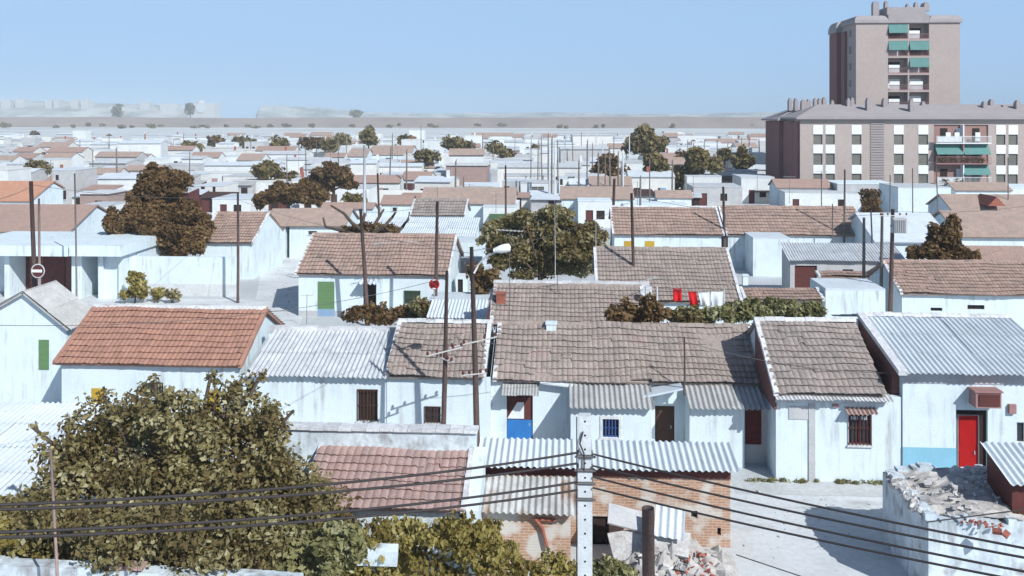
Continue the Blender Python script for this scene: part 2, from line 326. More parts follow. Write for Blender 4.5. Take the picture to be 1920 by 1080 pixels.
def slab(mb, x0, x1, ye, ze, yr, zr, th=.1, off=-.03):
    Lh = math.hypot(yr-ye, zr-ze); sz = (zr-ze)/Lh; sy = (yr-ye)/Lh; ny, nz = -sz*np.sign(sy), abs(sy)
    a = off; b = off-th
    mb.prism([(ye+ny*a, ze+nz*a), (yr+ny*a, zr+nz*a), (yr+ny*b, zr+nz*b), (ye+ny*b, ze+nz*b)], x0, x1)
def wall_holes(mb, x0, x1, z0, z1, y, holes, depth=.16):
    """front wall facing -y with real openings and reveals"""
    hs = []
    for (a, b, c, d) in holes:
        a, b, c, d = max(a, x0+.02), min(b, x1-.02), max(c, z0), min(d, z1-.02)
        if b > a and d > c: hs.append((a, b, c, d))
    X = sorted({x0, x1, *[h[0] for h in hs], *[h[1] for h in hs]}); Z = sorted({z0, z1, *[h[2] for h in hs], *[h[3] for h in hs]})
    for i in range(len(X)-1):
        for j in range(len(Z)-1):
            xm, zm = (X[i]+X[i+1])/2, (Z[j]+Z[j+1])/2
            if any(a < xm < b and c < zm < d for a, b, c, d in hs): continue
            mb.face([(X[i], y, Z[j]), (X[i+1], y, Z[j]), (X[i+1], y, Z[j+1]), (X[i], y, Z[j+1])])
    for a, b, c, d in hs:
        Y = y+depth
        mb.face([(a,y,c),(a,Y,c),(a,Y,d),(a,y,d)]); mb.face([(b,y,c),(b,y,d),(b,Y,d),(b,Y,c)])
        mb.face([(a,y,d),(a,Y,d),(b,Y,d),(b,y,d)]); mb.face([(a,y,c),(b,y,c),(b,Y,c),(a,Y,c)])
        mb.face([(a,Y,c),(b,Y,c),(b,Y,d),(a,Y,d)])
def opening(o, t, y, depth=.16):
    """fit a door / window part in an opening; o = dict(k, x0,x1,z0,z1, mat, ...)"""
    x0, x1, z0, z1 = o['x0'], o['x1'], o['z0'], o['z1']; k = o['k']; mat = M[o.get('mat', 'brown')]; lab = o.get('label')
    Y = y+depth
    if k == 'door':
        m = MB(); m.box(x0, x1, Y-.06, Y-.012, z0, z1)
        w = x1-x0; hh = z1-z0
        for (a, b, c, d) in ((.1,.9,.06,.44),(.1,.9,.52,.94)):
            m.box(x0+w*a, x0+w*b, Y-.075, Y-.062, z0+hh*c, z0+hh*d)
        p = m.build('door', mat, t)
        if lab: p['label'] = lab
        if w > .5: MB().box(x1-.16, x1-.12, Y-.12, Y-.077, z0+.95, z0+1.07).build('handle', M['galv'], p)
        if o.get('curtain'):
            c_ = o['curtain']; MB().prism_y([(x0+w*c_[0], z0+hh*c_[2]), (x0+w*c_[1], z0+hh*c_[2]), (x0+w*c_[1], z0+hh*c_[3]), (x0+w*(c_[0]*.4+c_[1]*.6), z0+hh*c_[3])], Y-.10, Y-.077).build('curtain', M['cloth_white'], p)
        if o.get('lower'):
            lm = MB().box(x0+.02, x1-.02, Y-.11, Y-.08, z0, z0+hh*o['lower'][0]); q = lm.build('lower_panel', M[o['lower'][1]], p)
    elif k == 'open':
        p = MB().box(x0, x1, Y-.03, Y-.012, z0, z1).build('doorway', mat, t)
    elif k == 'blind':
        m = MB(); n = max(4, int((z1-z0)/.07))
        for i in range(n):
            a = z0+(z1-z0)*i/n; m.box(x0, x1, y-.03+.008*(i % 2), y+.02, a, a+(z1-z0)/n-.008)
        p = m.build('blind', mat, t)
        if lab: p['label'] = lab
    else:
        fw = o.get('fw', .05); m = MB()
        m.box(x0, x1, Y-.09, Y-.04, z0, z0+fw).box(x0, x1, Y-.09, Y-.04, z1-fw, z1).box(x0, x0+fw, Y-.088, Y-.042, z0, z1).box(x1-fw, x1, Y-.088, Y-.042, z0, z1)
        m.box((x0+x1)/2-.02, (x0+x1)/2+.02, Y-.086, Y-.044, z0, z1)
        p = m.build('window', mat, t)
        if lab: p['label'] = lab
        MB().box(x0, x1, Y-.03, Y-.012, z0, z1).build('pane', M[o.get('pane', 'glass')], p)
        if o.get('curtain'):
            c_ = o['curtain']; w_, h_ = x1-x0, z1-z0; MB().box(x0+w_*c_[0], x0+w_*c_[1], Y-.038, Y-.032, z0+h_*c_[2], z0+h_*c_[3]).build('curtain', M['cloth_white'], p)
        if o.get('sill', 1): MB().box(x0-.06, x1+.06, y-.08, y+.03, z0-.07, z0-.003).build('sill', M['trim'], p)
        if o.get('bars'):
            b = MB(); nb = max(3, int((x1-x0)/.12))
            for i in range(nb+1):
                xx = x0+(x1-x0)*i/nb; b.box(xx-.012, xx+.012, y-.06, y-.035, z0-.02, z1+.02)
            for zz in (z0+.05, (z0+z1)/2, z1-.05): b.box(x0-.03, x1+.03, y-.034, y-.012, zz-.012, zz+.012)
            b.build('bars', M[o['bars']], p)
    return p
def P(k, u0, u1, va, vb, Y, **kw):                 # opening given by its pixels in the photograph on wall plane Y
    um, vm = (u0+u1)/2, (va+vb)/2
    o = dict(k=k, x0=onY(u0, vm, Y)[0], x1=onY(u1, vm, Y)[0], z1=onY(um, va, Y)[2], z0=max(0., onY(um, vb, Y)[2])); o.update(kw); return o
ROOFM = dict(tile='tilegrey', corr='corr', far='fartile1')
FOOT = []
def house(u0, u1, vE, vR, ze, label, roof='tile', rmat=None, wall='white', slope=25, ops=(), cat='house', name='house', group=None, mono=False, back=None,
          over=.28, verge=True, seed=None, dado=None, Y=None, side=.2, z0=0., depth=None, chim=None, far=False, gap=None, ridge=True, course=.37, pitch=.21, bleft=None, roof_label=None, wear=.25):
    seed = seed if seed is not None else int(u0*7+vE*3)
    uc = (u0+u1)/2; D = F*(H-ze)/(vE-V0); ye = Y if Y is not None else onD(uc, D)[1]
    if Y is not None: D = onY(uc, vE, Y); ze = D[2]; D = Y/(C_+(uc-960)/F*S_)
    X0, X1 = onY(u0, vE, ye)[0], onY(u1, vE, ye)[0]
    k = vR-V0; ts = math.tan(R(slope))
    d = depth if depth is not None else max(.6, (F*(H-ze)-k*D)/(k+F*ts))
    yr, zr = ye+d, ze+d*ts
    yw = ye+over; zw = ze+over*ts                     # front wall plane
    b = back if back is not None else (0.0 if mono else min(d, 4.5))
    yb, zb = (yr-.02, zr) if mono else (yr+b, zr-b*ts)
    sd = side if isinstance(side, tuple) else (side, side); xa, xb = X0+sd[0], X1-sd[1]
    t = thing(name, label, cat, ((X0+X1)/2, (yw+yb)/2, z0), group)
    FOOT.append((X0, X1, ye, yb))
    m = MB(); u = .14/math.cos(R(slope))              # walls stop under the roof slab
    ops = [o(yw) if callable(o) else o for o in ops]
    hl = [(o['x0'], o['x1'], o['z0'], o['z1']) for o in ops]
    wall_holes(m, xa, xb, z0, zw-u, yw, hl)
    if mono: prof = [(yw, z0), (yb, z0), (yb, zb-u), (yw, zw-u)]
    else: prof = [(yw, z0), (yb-over, z0), (yb-over, zb+over*ts-u), (yr, zr-u), (yw, zw-u)]
    m.face([(xa, y, z) for y, z in reversed(prof)]); m.face([(xb, y, z) for y, z in prof])
    yl, zl = (prof[1][0], prof[2][1])
    m.face([(xb, yl, z0), (xa, yl, z0), (xa, yl, zl), (xb, yl, zl)])
    m.build('wall', M[wall], t)
    rm = M[rmat or ROOFM[roof]]; r = MB()
    if roof == 'tile':
        tile_mesh(r, X0, X1, ye, ze, yr, zr, seed=seed, course=course, pitch=pitch, holes=wear, sag=.03+.05*wear)
        slab(r, X0+.01, X1-.01, ye+.03, ze+.014, yr, zr)
        if not mono: tile_mesh(r, X0, X1, yb, zb, yr, zr, seed=seed+1, pitch=.42); slab(r, X0+.01, X1-.01, yb-.03, zb+.014, yr, zr)
    elif roof == 'corr':
        corr_mesh(r, X0, X1, ye, ze, yr, zr, seed=seed); 
        if not mono: corr_mesh(r, X0, X1, yb, zb, yr, zr, seed=seed+1)
    else:
        slab(r, X0, X1, ye, ze, yr, zr, .12, 0.06)
        if not mono: slab(r, X0, X1, yb, zb, yr+.002, zr+.001, .12, 0.058)
    ro = r.build('roof', rm, t)
    if roof_label: ro['label'] = roof_label
    if roof == 'tile' and verge:
        g = np.random.default_rng(seed)
        for xx in ((X0-.03,) if verge == 'left' else (X0-.03, X1-.13)):
            v = MB()
            n = 7
            for i in range(n):
                a, c = i/n, (i+1)/n-.004; j = g.uniform(0, .02)
                y_, z_, y2, z2 = ye-.02+(yr-ye)*a, ze+(zr-ze)*a, ye+(yr-ye)*c, ze+(zr-ze)*c
                v.prism([(y_, z_-.06), (y2, z2-.06), (y2, z2+.10+j), (y_, z_+.10+j)], xx+j, xx+.17+j, g.random())
            v.build('verge', rm if verge == 'tile' else M['trim'], ro)
    if ridge and not mono and roof != 'far':
        v = MB(); g = np.random.default_rng(seed+3); n = max(3, int((X1-X0)/.38))
        for i in range(n):
            a, c = X0+(X1-X0)*i/n, X0+(X1-X0)*(i+1)/n-.01; h = g.normal(0, .012)
            v.prism([(yr-.15, zr-.02+h), (yr+.15, zr-.02+h), (yr+.12, zr+.07+h), (yr, zr+.12+h), (yr-.12, zr+.07+h)], a, c, g.random())
        v.build('ridge_cap', M['trim'] if roof == 'corr' else (rm if seed % 3 else M['trim']), ro)
    if dado: MB().box(xa, xb, yw-.012, yw+.001, z0, dado[0]).build('dado', M[dado[1]], t) if not hl else None
    for o in ops: opening(o, t, yw)
    if chim:
        for (cu, cm, w, hgt, mat) in chim:
            p = onY(cu, vR, yr); c = MB(); yy = yr-cm
            zc = zr-cm*ts; c.box(p[0]-w/2, p[0]+w/2, yy-w/2, yy+w/2, zc-.35, zc+hgt).box(p[0]-w/2-.04, p[0]+w/2+.04, yy-w/2-.04, yy+w/2+.04, zc+hgt+.001, zc+hgt+.06)
            c.build('chimney', M[mat], ro)
    return dict(t=t, yw=yw, ye=ye, ze=ze, yr=yr, zr=zr, xa=xa, xb=xb, X0=X0, X1=X1, roof=ro, zw=zw-u)
def flat(u0, u1, vT, ze, label, wall='white', depth=4., ops=(), cat='house', name='flat_roofed_house', group=None, rmat='corrlight', vB=None, over=.0, z0=0., lip=.12, Y=None, dd=None):
    """flat roofed box: vT is the row of the front top edge, ze its height"""
    uc = (u0+u1)/2; D = F*(H-ze)/(vT-V0); yw = onD(uc, D)[1] if Y is None else Y
    if Y is not None: ze = onY(uc, vT, Y)[2]
    X0, X1 = onY(u0, vT, yw)[0], onY(u1, vT, yw)[0]; yb = yw+depth
    t = thing(name, label, cat, ((X0+X1)/2, (yw+yb)/2, z0), group); FOOT.append((X0, X1, yw, yb))
    ops = [o(yw) if callable(o) else o for o in ops]
    m = MB(); zt = ze-lip
    wall_holes(m, X0, X1, z0, zt, yw, [(o['x0'], o['x1'], o['z0'], o['z1']) for o in ops])
    m.face([(X0,yw,z0),(X0,yw,zt),(X0,yb,zt),(X0,yb,z0)]); m.face([(X1,yw,z0),(X1,yb,z0),(X1,yb,zt),(X1,yw,zt)]); m.face([(X1,yb,z0),(X0,yb,z0),(X0,yb,zt),(X1,yb,zt)])
    m.build('wall', M[wall], t)
    r = MB().box(X0-over, X1+over, yw-over-.004, yb+.004, zt+.001, ze)
    r.build('roof', M[rmat], t)
    for o in ops: opening(o, t, yw)
    return dict(t=t, yw=yw, yb=yb, X0=X0, X1=X1, ze=ze)
# ---------------------------------------------------------------- vegetation
def leaf_cloud(mb, clumps, n, size, g, shell=.55, flat_=.5, droop=0., aspect=1.7, sub=0):
    if sub:
        big = np.array(clumps, float); wb = big[:,3]*big[:,5]; wb /= wb.sum(); k = int(sub*len(big)); ib = g.choice(len(big), k, p=wb); d0 = g.normal(size=(k,3)); d0[:,2] *= .9; d0 /= np.linalg.norm(d0, axis=1)[:,None]
        q = big[ib]; f = g.uniform(.16, .34, k)[:,None]; ce = q[:,:3]+d0*q[:,3:6]*g.uniform(.55, 1.0, k)[:,None]; rr = np.maximum(q[:,3:6]*f, size*1.6)
        clumps = np.concatenate([np.concatenate([ce, rr], 1), np.concatenate([big[:,:3], big[:,3:6]*.72], 1)])
    c = np.array(clumps, float); w = c[:,3]*c[:,4]+c[:,4]*c[:,5]+c[:,3]*c[:,5]; w /= w.sum()
    idx = g.choice(len(c), n, p=w); cc = c[idx]
    d = g.normal(size=(n,3)); d /= np.linalg.norm(d, axis=1)[:,None]
    rad = shell+(1.08-shell)*g.random(n)**.6
    rad += .10*np.sin(d[:,0]*5+idx)*np.sin(d[:,2]*6+idx*2)+.08*np.sin(d[:,1]*9+d[:,2]*7+idx)
    p = cc[:,:3]+d*cc[:,3:6]*rad[:,None]
    nrm = d*.7+g.normal(size=(n,3))*.7+np.array([0,0,.35]); nrm /= np.linalg.norm(nrm, axis=1)[:,None]
    a = np.cross(nrm, g.normal(size=(n,3))); a /= np.linalg.norm(a, axis=1)[:,None]
    if droop: a = a*(1-droop)+np.array([0,0,-1.])*droop; a /= np.linalg.norm(a, axis=1)[:,None]
    b = np.cross(nrm, a); b /= (np.linalg.norm(b, axis=1)[:,None]+1e-6)
    s = size*g.uniform(.55, 1.35, n)[:,None]
    A = a*s*aspect/2; B = b*s/2
    V = np.stack([p-A, p-A*.1+B+nrm*s*.12, p+A, p-A*.1-B+nrm*s*.12], 1).reshape(-1,3)
    Q = np.arange(4*n).reshape(n,4)
    cv = g.uniform(0, .55, len(c))
    mb.raw(V, Q, np.clip(cv[idx]+g.random(n)*.5, 0, 1))
def branches(mb, base, clumps, r0, g, fork=.35):
    top = np.array([np.mean([c[0] for c in clumps]), np.mean([c[1] for c in clumps]), 0]); zmin = min(c[2]-c[5] for c in clumps)
    b = np.array(base, float); zf = b[2]+max(.4, (zmin-b[2])*.9+.5)
    f = np.array([b[0]*.7+top[0]*.3, b[1]*.7+top[1]*.3, zf])
    mb.tube([b, (b*.5+f*.5)+np.array([.06*r0*5, 0, 0]), f], [r0*1.25, r0, r0*.8], 9)
    for c in clumps:
        e = np.array(c[:3], float); m1 = f*.55+e*.45+np.array([0, 0, .12*abs(e[2]-f[2])])
        mb.tube([f, m1, e, e+np.array([g.normal()*c[3]*.4, g.normal()*c[4]*.4, c[5]*.5])], [r0*.55, r0*.36, r0*.2, r0*.08], 6)
def tree(name, label, cat, uv_clumps, D, n, size, mat, base_u, r0=.15, group=None, seed=1, droop=0., dspread=1., trunk=True, shell=.5, z0=0, sub=12):
    """clumps as (u, v, radius_px_x, radius_px_z[, dD]) at distance D"""
    g = np.random.default_rng(seed); cl = []
    for q in uv_clumps:
        dd = q[4] if len(q) > 4 else g.uniform(-1, 1)*q[2]*D/F*.7*dspread
        p = onD(q[0], D+dd, q[1]); k = (D+dd)/F
        cl.append((p[0], p[1], p[2], q[2]*k, min(q[2], q[3]*1.3)*k*dspread, q[3]*k))
    b = onD(base_u, D); b = (b[0], b[1], z0)
    t = thing(name, label, cat, b, group)
    if trunk:
        m = MB(); branches(m, b, cl, r0, g); m.build('trunk', M['bark'], t, smooth=True)
    m = MB(); leaf_cloud(m, cl, n, size, g, shell=shell, droop=droop, sub=sub); m.build('crown' if trunk else 'foliage', M[mat], t)
    return t
# ---------------------------------------------------------------- poles
def yagi(m, x, y, z, ang, L=1.1, n=6, w=.6):
    c, s = math.cos(ang), math.sin(ang)
    m.tube([(x-c*L/2, y-s*L/2, z), (x+c*L/2, y+s*L/2, z)], .018, 5)
    for i in range(n):
        t = -L/2+L*(i+.5)/n; ww = w*(.6+.4*i/n)/2
        m.tube([(x+c*t-s*ww, y+s*t+c*ww, z+.01), (x+c*t+s*ww, y+s*t-c*ww, z+.01)], .009, 4)
def pole(ut, vt, ub, D, label, r=.1, mat='wood', z0=0, arms=(), name='utility_pole', cat='pole', group=None, rt=None, steps=0):
    b = onD(ub, D); p = onD(ut, D, vt)
    m = MB(); mid = ((b[0]+p[0])/2+.02, (b[1]+p[1])/2, (z0+p[2])/2)
    o = None
    m.tube([(b[0], b[1], z0-.05 if z0 == 0 else z0), mid, p], [r*1.15, r, rt or r*.8], 10)
    if not arms:
        o = m.build(name, M[mat], None, (b[0], b[1], z0), smooth=True); tag(o, label, cat, group); return o, p
    t = thing(name, label, cat, (b[0], b[1], z0), group); m.build('shaft', M[mat], t, smooth=True)
    for (v, L, ang, tl) in arms:
        zz = onD(ut, D, v)[2]; f = (zz-z0)/(p[2]-z0); cx, cy = b[0]+(p[0]-b[0])*f, b[1]+(p[1]-b[1])*f; c, s = math.cos(ang), math.sin(ang)
        a = MB(); a.tube([(cx-c*L/2, cy-s*L/2-r-.03, zz-tl), (cx+c*L/2, cy+s*L/2-r-.03, zz+tl)], .03, 6); ar = a.build('crossarm', M['lightmetal'], t)
        for sg in (-1, -.45, .5, 1):
            ix, iy, iz = cx+c*L/2*sg*.93, cy+s*L/2*sg*.93-r-.03, zz+tl*sg
            q = MB(); q.tube([(ix, iy, iz+.03), (ix, iy, iz+.09), (ix, iy, iz+.13), (ix, iy, iz+.17)], [.025, .055, .045, .02], 8); q.build('insulator', M['maroon'], ar, smooth=True)
    return t, p
def wire(pts, r, label, mat='cable', sag=.0, name='cable', group=None, n=14, cat='cable'):
    m = MB(); Ps = []
    for a, b in zip(pts[:-1], pts[1:]):
        a = np.array(a, float); b = np.array(b, float)
        for i in range(n):
            t = i/n; p = a*(1-t)+b*t; p[2] -= sag*4*t*(1-t); Ps.append(p)
    Ps.append(np.array(pts[-1], float))
    m.tube(Ps, r, 6); o = m.build(name, M[mat], None, tuple(Ps[0]), smooth=True); return tag(o, label, cat, group)
# ================================================================ SETTING
def sheet(name, x0, x1, y0, y1, z, mat, nx=1, ny=1, amp=0):
    m = MB(); g = np.random.default_rng(3)
    m.face([(x0,y0,z),(x1,y0,z),(x1,y1,z),(x0,y1,z)])
    return tag(m.build(name, M[mat]), kind='structure')
sheet('ground', -3350, 3350, -240, 2850, 0, 'ground')
def quadsheet(name, pts, z, mat):
    m = MB(); m.face([(p[0], p[1], z) for p in pts]); return tag(m.build(name, M[mat]), kind='structure')
quadsheet('road', [onZ(1330, 1150), onZ(2600, 1150), onZ(2150, 900), onZ(1330, 898)], .006, 'street')
quadsheet('road', [onZ(470, 625), onZ(560, 625), onZ(600, 440), onZ(500, 440)], .006, 'street')
quadsheet('road', [onZ(-100, 600), onZ(470, 600), onZ(500, 562), onZ(-100, 556)], .008, 'street')
M['field'] = surf('dry_field', (.34,.28,.25), (.22,.18,.165), .02, .95, 0, .12, 0, .02, .35, .65)
M['fieldpale'] = surf('pale_stubble_field', (.60,.61,.60), (.50,.52,.52), .006, .95, 0, .08, 0, .03, .35, .65, ((.40,.38,.36), .012, .58, .66, (.3,1,1)))
M['hill'] = surf('pale_chalk_hill', (.48,.48,.46), (.20,.20,.19), .012, .95, 0, .1, 0, .03, .4, .65)
def strip(name, v1, v0, mat, z, u0=-300, u1=2300):
    quadsheet(name, [onZ(u0, v0), onZ(u1, v0), onZ(u1, v1), onZ(u0, v1)], z, mat)
strip('field', 225, 262, 'fieldpale', .05)
# long railway-like bank of brown earth across the plain
m = MB(); Yb = 900.
def bankz(x): return 10.6-x*.0012+1.0*math.sin(x*.004)+.35*math.sin(x*.021)+.2*math.sin(x*.06+1)
xs = [-900+15*i for i in range(130)]
for a, b in zip(xs[:-1], xs[1:]):
    za, zb = bankz(a), bankz(b); ya, yb_ = Yb-a*.06, Yb-b*.06
    m.face([(a, ya, 0), (b, yb_, 0), (b, yb_+28, zb), (a, ya+28, za)]); m.face([(a, ya+28, za), (b, yb_+28, zb), (b, yb_+60, zb), (a, ya+60, za)]); m.face([(a, ya+60, za), (b, yb_+60, zb), (b, yb_+100, -.5), (a, ya+100, -.5)])
tag(m.build('embankment', M['field']), kind='structure')
# hills on the skyline
def hill(profile, D, thick, name='hills'):
    m = MB(); g = np.random.default_rng(int(D)); P_ = []
    for (u, v) in profile: P_.append((u, v))
    us = np.arange(profile[0][0], profile[-1][0]+1, 8.); vs = np.interp(us, [p[0] for p in P_], [p[1] for p in P_])+g.normal(0, .35, len(us))
    top = [onD(u, D, v) for u, v in zip(us, vs)]; bot = [onD(u, D-thick*.6) for u in us]; bk = [onD(u, D+thick) for u in us]; tb = [onD(u, D+thick*.6) for u in us]
    for i in range(len(us)-1):
        a, b = top[i], top[i+1]
        m.face([(bot[i][0],bot[i][1],-1), (bot[i+1][0],bot[i+1][1],-1), b, a]); m.face([a, b, (tb[i+1][0],tb[i+1][1],b[2]), (tb[i][0],tb[i][1],a[2])])
        m.face([(tb[i][0],tb[i][1],a[2]), (tb[i+1][0],tb[i+1][1],b[2]), (bk[i+1][0],bk[i+1][1],-1), (bk[i][0],bk[i][1],-1)])
    return tag(m.build(name, M['hill']), kind='structure')
hill([(-200,192),(0,191),(60,190),(150,192),(260,196),(380,200),(404,205),(412,215)], 1900, 260)
hill([(480,216),(488,199),(520,198),(600,202),(640,206),(680,210),(760,212),(900,212),(1000,211),(1120,211),(1200,214),(1300,213),(1440,210),(1600,210),(2000,212)], 2400, 300)
# ================================================================ ROW 1 : the long row of houses facing the camera
# B red tiled house
houseB = house(100, 452, 684, 577, 3.0, 'white house under a terracotta tile roof behind the big tree at left', rmat='tilered', slope=27, seed=3, verge='tile', wear=.05,
      ops=[lambda Y: P('blind', 172, 198, 728, 775, Y, mat='yellow', label='yellow blind'), lambda Y: P('blind', 386, 413, 733, 775, Y, mat='yellow', label='yellow blind'),
           lambda Y: P('window', 264, 306, 718, 745, Y, mat='brown')])
# C corrugated house
houseC = house(462, 728, 706, 621, 2.95, 'white house with pale corrugated roof and tall dark barred window', roof='corr', slope=15, mono=True, seed=5, side=(-.25,-.1),
      ops=[lambda Y: P('window', 671, 708, 730, 789, Y, mat='brown', bars='brown', pane='dark', sill=1, label='tall dark barred window')])
def parapet(h, u0, u1, y, z0, z1, th=.3, mat='white2', part='parapet', dark=False):
    x0, x1 = onY(u0, 600, y)[0], onY(u1, 600, y)[0]; m = MB(); g = np.random.default_rng(int(u0))
    n = max(2, int((x1-x0)/.5))
    for i in range(n):
        a, b = x0+(x1-x0)*i/n, x0+(x1-x0)*(i+1)/n-.003; m.box(a, b, y, y+th+g.uniform(0,.02), z0, z1+g.uniform(-.02,.02), g.random())
    return m.build(part, M[mat], h['t'])
parapet(houseC, 505, 728, houseC['yr']+.005, houseC['zr']-.6, houseC['zr']+.16, mat='trim')
# D
houseD = house(722, 908, 708, 603, 3.0, 'white house with patched grey tile roof between two wooden poles', slope=27, seed=9, rmat='tilegrey', wear=.8, side=(.02,-.22),
      ops=[lambda Y: P('window', 797, 826, 762, 793, Y, mat='brown', pane='glass', bars='brown')])
# E long house
houseE = house(924, 1436, 717, 609, 2.85, 'long low house with sagging grey tile roof, blue half door and two corrugated annexes', slope=27, seed=4, rmat='tilegrey', wear=.85, side=(-.3,-.1),
      chim=[(1034, .35, .42, .28, 'white')],
      ops=[lambda Y: P('door', 950, 999, 741, 862, Y, mat='maroon', lower=(.54, 'blue'), curtain=(.02,.66,.56,.86), label='dark red door with bright blue lower half'),
           lambda Y: P('door', 1228, 1265, 761, 862, Y, mat='brown', label='dark brown glazed door')])
yE = houseE['yw']; tE = houseE['t']
def annex(u0, u1, vb, depth, zt, zf, label, win=None, roofu=None, sl=.03):
    """small box built out from the long house with its own corrugated roof"""
    yf = yE-depth; x0, x1 = onY(u0, vb, yf)[0], onY(u1, vb, yf)[0]
    m = MB(); zfw = zf-.02; hl = [(win['x0'], win['x1'], win['z0'], win['z1'])] if win else []
    wall_holes(m, x0, x1, 0, zfw, yf, hl, .14)
    for x, fl in ((x0, 1), (x1, 0)):
        q = [(x, yf, 0), (x, yE-.003, 0), (x, yE-.003, zt-.03), (x, yf, zfw)]; m.face(q if not fl else q[::-1])
    a = m.build('annex', M['white'], tE); a['label'] = label
    r = MB(); ru = roofu or (u0-4, u1+4); rx0, rx1 = onY(ru[0], vb, yf)[0], onY(ru[1], vb, yf)[0]
    s = (zt-zf)/depth; corr_mesh(r, rx0, rx1, yf-.3, zf-.3*s+.05, yE-.01, zt+.05, seed=int(u0)); r.build('annex_roof', M['corrgrey'], a)
    if win:
        w = MB(); f = .05; X0_, X1_, Z0, Z1 = win['x0'], win['x1'], win['z0'], win['z1']
        w.box(X0_-.10, X0_-.01, yf-.03, yf+.01, Z0-.02, Z1+.12).box(X1_+.01, X1_+.10, yf-.03, yf+.01, Z0-.02, Z1+.12).box(X0_-.01, X1_+.01, yf-.028, yf+.01, Z1+.01, Z1+.12).box(X0_-.14, X1_+.14, yf-.07, yf+.01, Z0-.10, Z0-.02)
        w.build('window_surround', M['bluegrey'] if 0 else M['trim'], a)
        w = MB(); n = 5
        for i in range(n+1):
            xx = X0_+(X1_-X0_)*i/n; w.box(xx-.02, xx+.02, yf+.02, yf+.05, Z0, Z1)
        for zz in (Z0+.03, (Z0+Z1)/2, Z1-.03): w.box(X0_, X1_, yf+.052, yf+.08, zz-.02, zz+.02)
        w.build('window', M['bluebars'], a); MB().box(X0_, X1_, yf+.1, yf+.125, Z0, Z1).build('pane', M['glass'], a)
    return yf, x0, x1
yf1 = yE-1.45
annex(1070, 1222, 822, 1.45, 2.72, 2.32, 'white annex with blue barred window', win=P('window', 1130, 1160, 786, 820, yf1), roofu=(1068, 1226))
annex(1293, 1396, 822, 1.35, 2.78, 2.38, 'blank white annex beside the dark red shutter', roofu=(1291, 1452))
x0_, x1_ = onY(1397, 800, yE-.9)[0], onY(1440, 800, yE-.9)[0]
m = MB(); wall_holes(m, x0_, x1_, 0, 2.45, yE-.9, []); m.face([(x1_, yE-.9, 0), (x1_, yE-.01, 0), (x1_, yE-.01, 2.5), (x1_, yE-.9, 2.45)]); pw = m.build('side_wall', M['greywall'], tE)
m = MB(); sx0, sx1 = onY(1398, 800, yE-.93)[0], onY(1427, 800, yE-.93)[0]
for i in range(14): m.box(sx0, sx1, yE-.96-.008*(i % 2), yE-.905, .75+i*.115, .75+i*.115+.108)
m.build('shutter', M['darkred'], pw)
# awnings of the long house
m = MB(); ax0, ax1 = onY(941, 720, yE-.7)[0], onY(1010, 720, yE-.7)[0]; corr_mesh(m, ax0, ax1, yE-.75, 2.42, yE-.01, 2.68, period=.12, amp=.015); m.build('door_awning', M['corrgrey'], tE)
m = MB(); bx0, bx1, bx2 = onY(1013, 720, yE-.4)[0], onY(1068, 720, yE-.4)[0], onY(1200, 720, yE-.9)[0]; bx3 = onY(1280, 720, yE-.9)[0]
m.face([(bx0, yE-.35, 2.78), (bx1+.3, yE-.35, 2.62), (bx1+.3, yE-.02, 2.80), (bx0, yE-.02, 2.90)]); m.face([(bx0, yE-.35, 2.75), (bx0, yE-.02, 2.87), (bx1+.3, yE-.02, 2.77), (bx1+.3, yE-.35, 2.59)]); m.build('broken_sheet', M['corrlight'], tE)
m = MB(); m.prism_y([(bx2, 2.42), (bx3, 2.80), (bx3, 2.88), (bx2, 2.50)], yE-1.0, yE-.02); m.build('sloping_canopy', M['corrlight'], tE)
m = MB(); px = onY(1272, 760, yE-.8)[0]; m.prism_y([(px-.9, 2.05), (px, 2.05), (px, 2.72), (px-.9, 2.36)], yE-.30, yE-.004); m.build('lintel_wall', M['white'], tE)
# F
houseF = house(1452, 1662, 741, 600, 3.25, 'white house with grey tile roof and tiled window hood, right of the long house', slope=29, seed=12, rmat='tiledark', wear=.6, side=(.12,.02), verge='left',
      ops=[lambda Y: P('window', 1591, 1633, 770, 834, Y, mat='maroon', pane='glass', bars='maroon', curtain=(.15,.9,.70,.80), label='barred window with lace curtain')])
yF = houseF['yw']; tF = houseF['t']
m = MB(); m.box(houseF['xa']-.05, houseF['xb']+.12, yF-.16, yF+.02, houseF['zw']-.33, houseF['zw']-.13); corr_mesh(m, houseF['xa']-.1, houseF['xb']+.2, yF-.42, houseF['zw']-.12, yF-.0, houseF['zw']-.02, period=.14, amp=.02); m.build('cornice', M['trim'], tF)
def hood(t, u0, u1, v, y, mat):
    x0, x1 = onY(u0, v, y)[0], onY(u1, v, y)[0]; z = onY(u0, v, y)[2]; m = MB(); corr_mesh(m, x0, x1, y-.32, z-.02, y-.002, z+.12, period=.16, amp=.03); return m.build('window_hood', M[mat], t)
hood(tF, 1583, 1640, 769, yF, 'tilerose')
xa, xb = onY(1516, 800, yF)[0], onY(1528, 800, yF)[0]
MB().box(xa, xb, yF-.05, yF-.002, 0, houseF['zw']-.35).build('pilaster', M['greywall'], tF)  # grey strip puts the vertical shading on this wall into colour and shape
xa2 = onY(1479, 800, yF)[0]
MB().box(xa2, xa-.004, yF-.03, yF-.002, onY(1500, 786, yF)[2], onY(1500, 762, yF)[2]).build('patch', M['greywall'], tF)
q = onY(1566, 757, yF); MB().box(q[0]-.1, q[0]+.1, yF-.1, yF-.002, q[2]-.1, q[2]+.08).build('meter_box', M['box'], tF)
m = MB(); gl = houseF['xa']
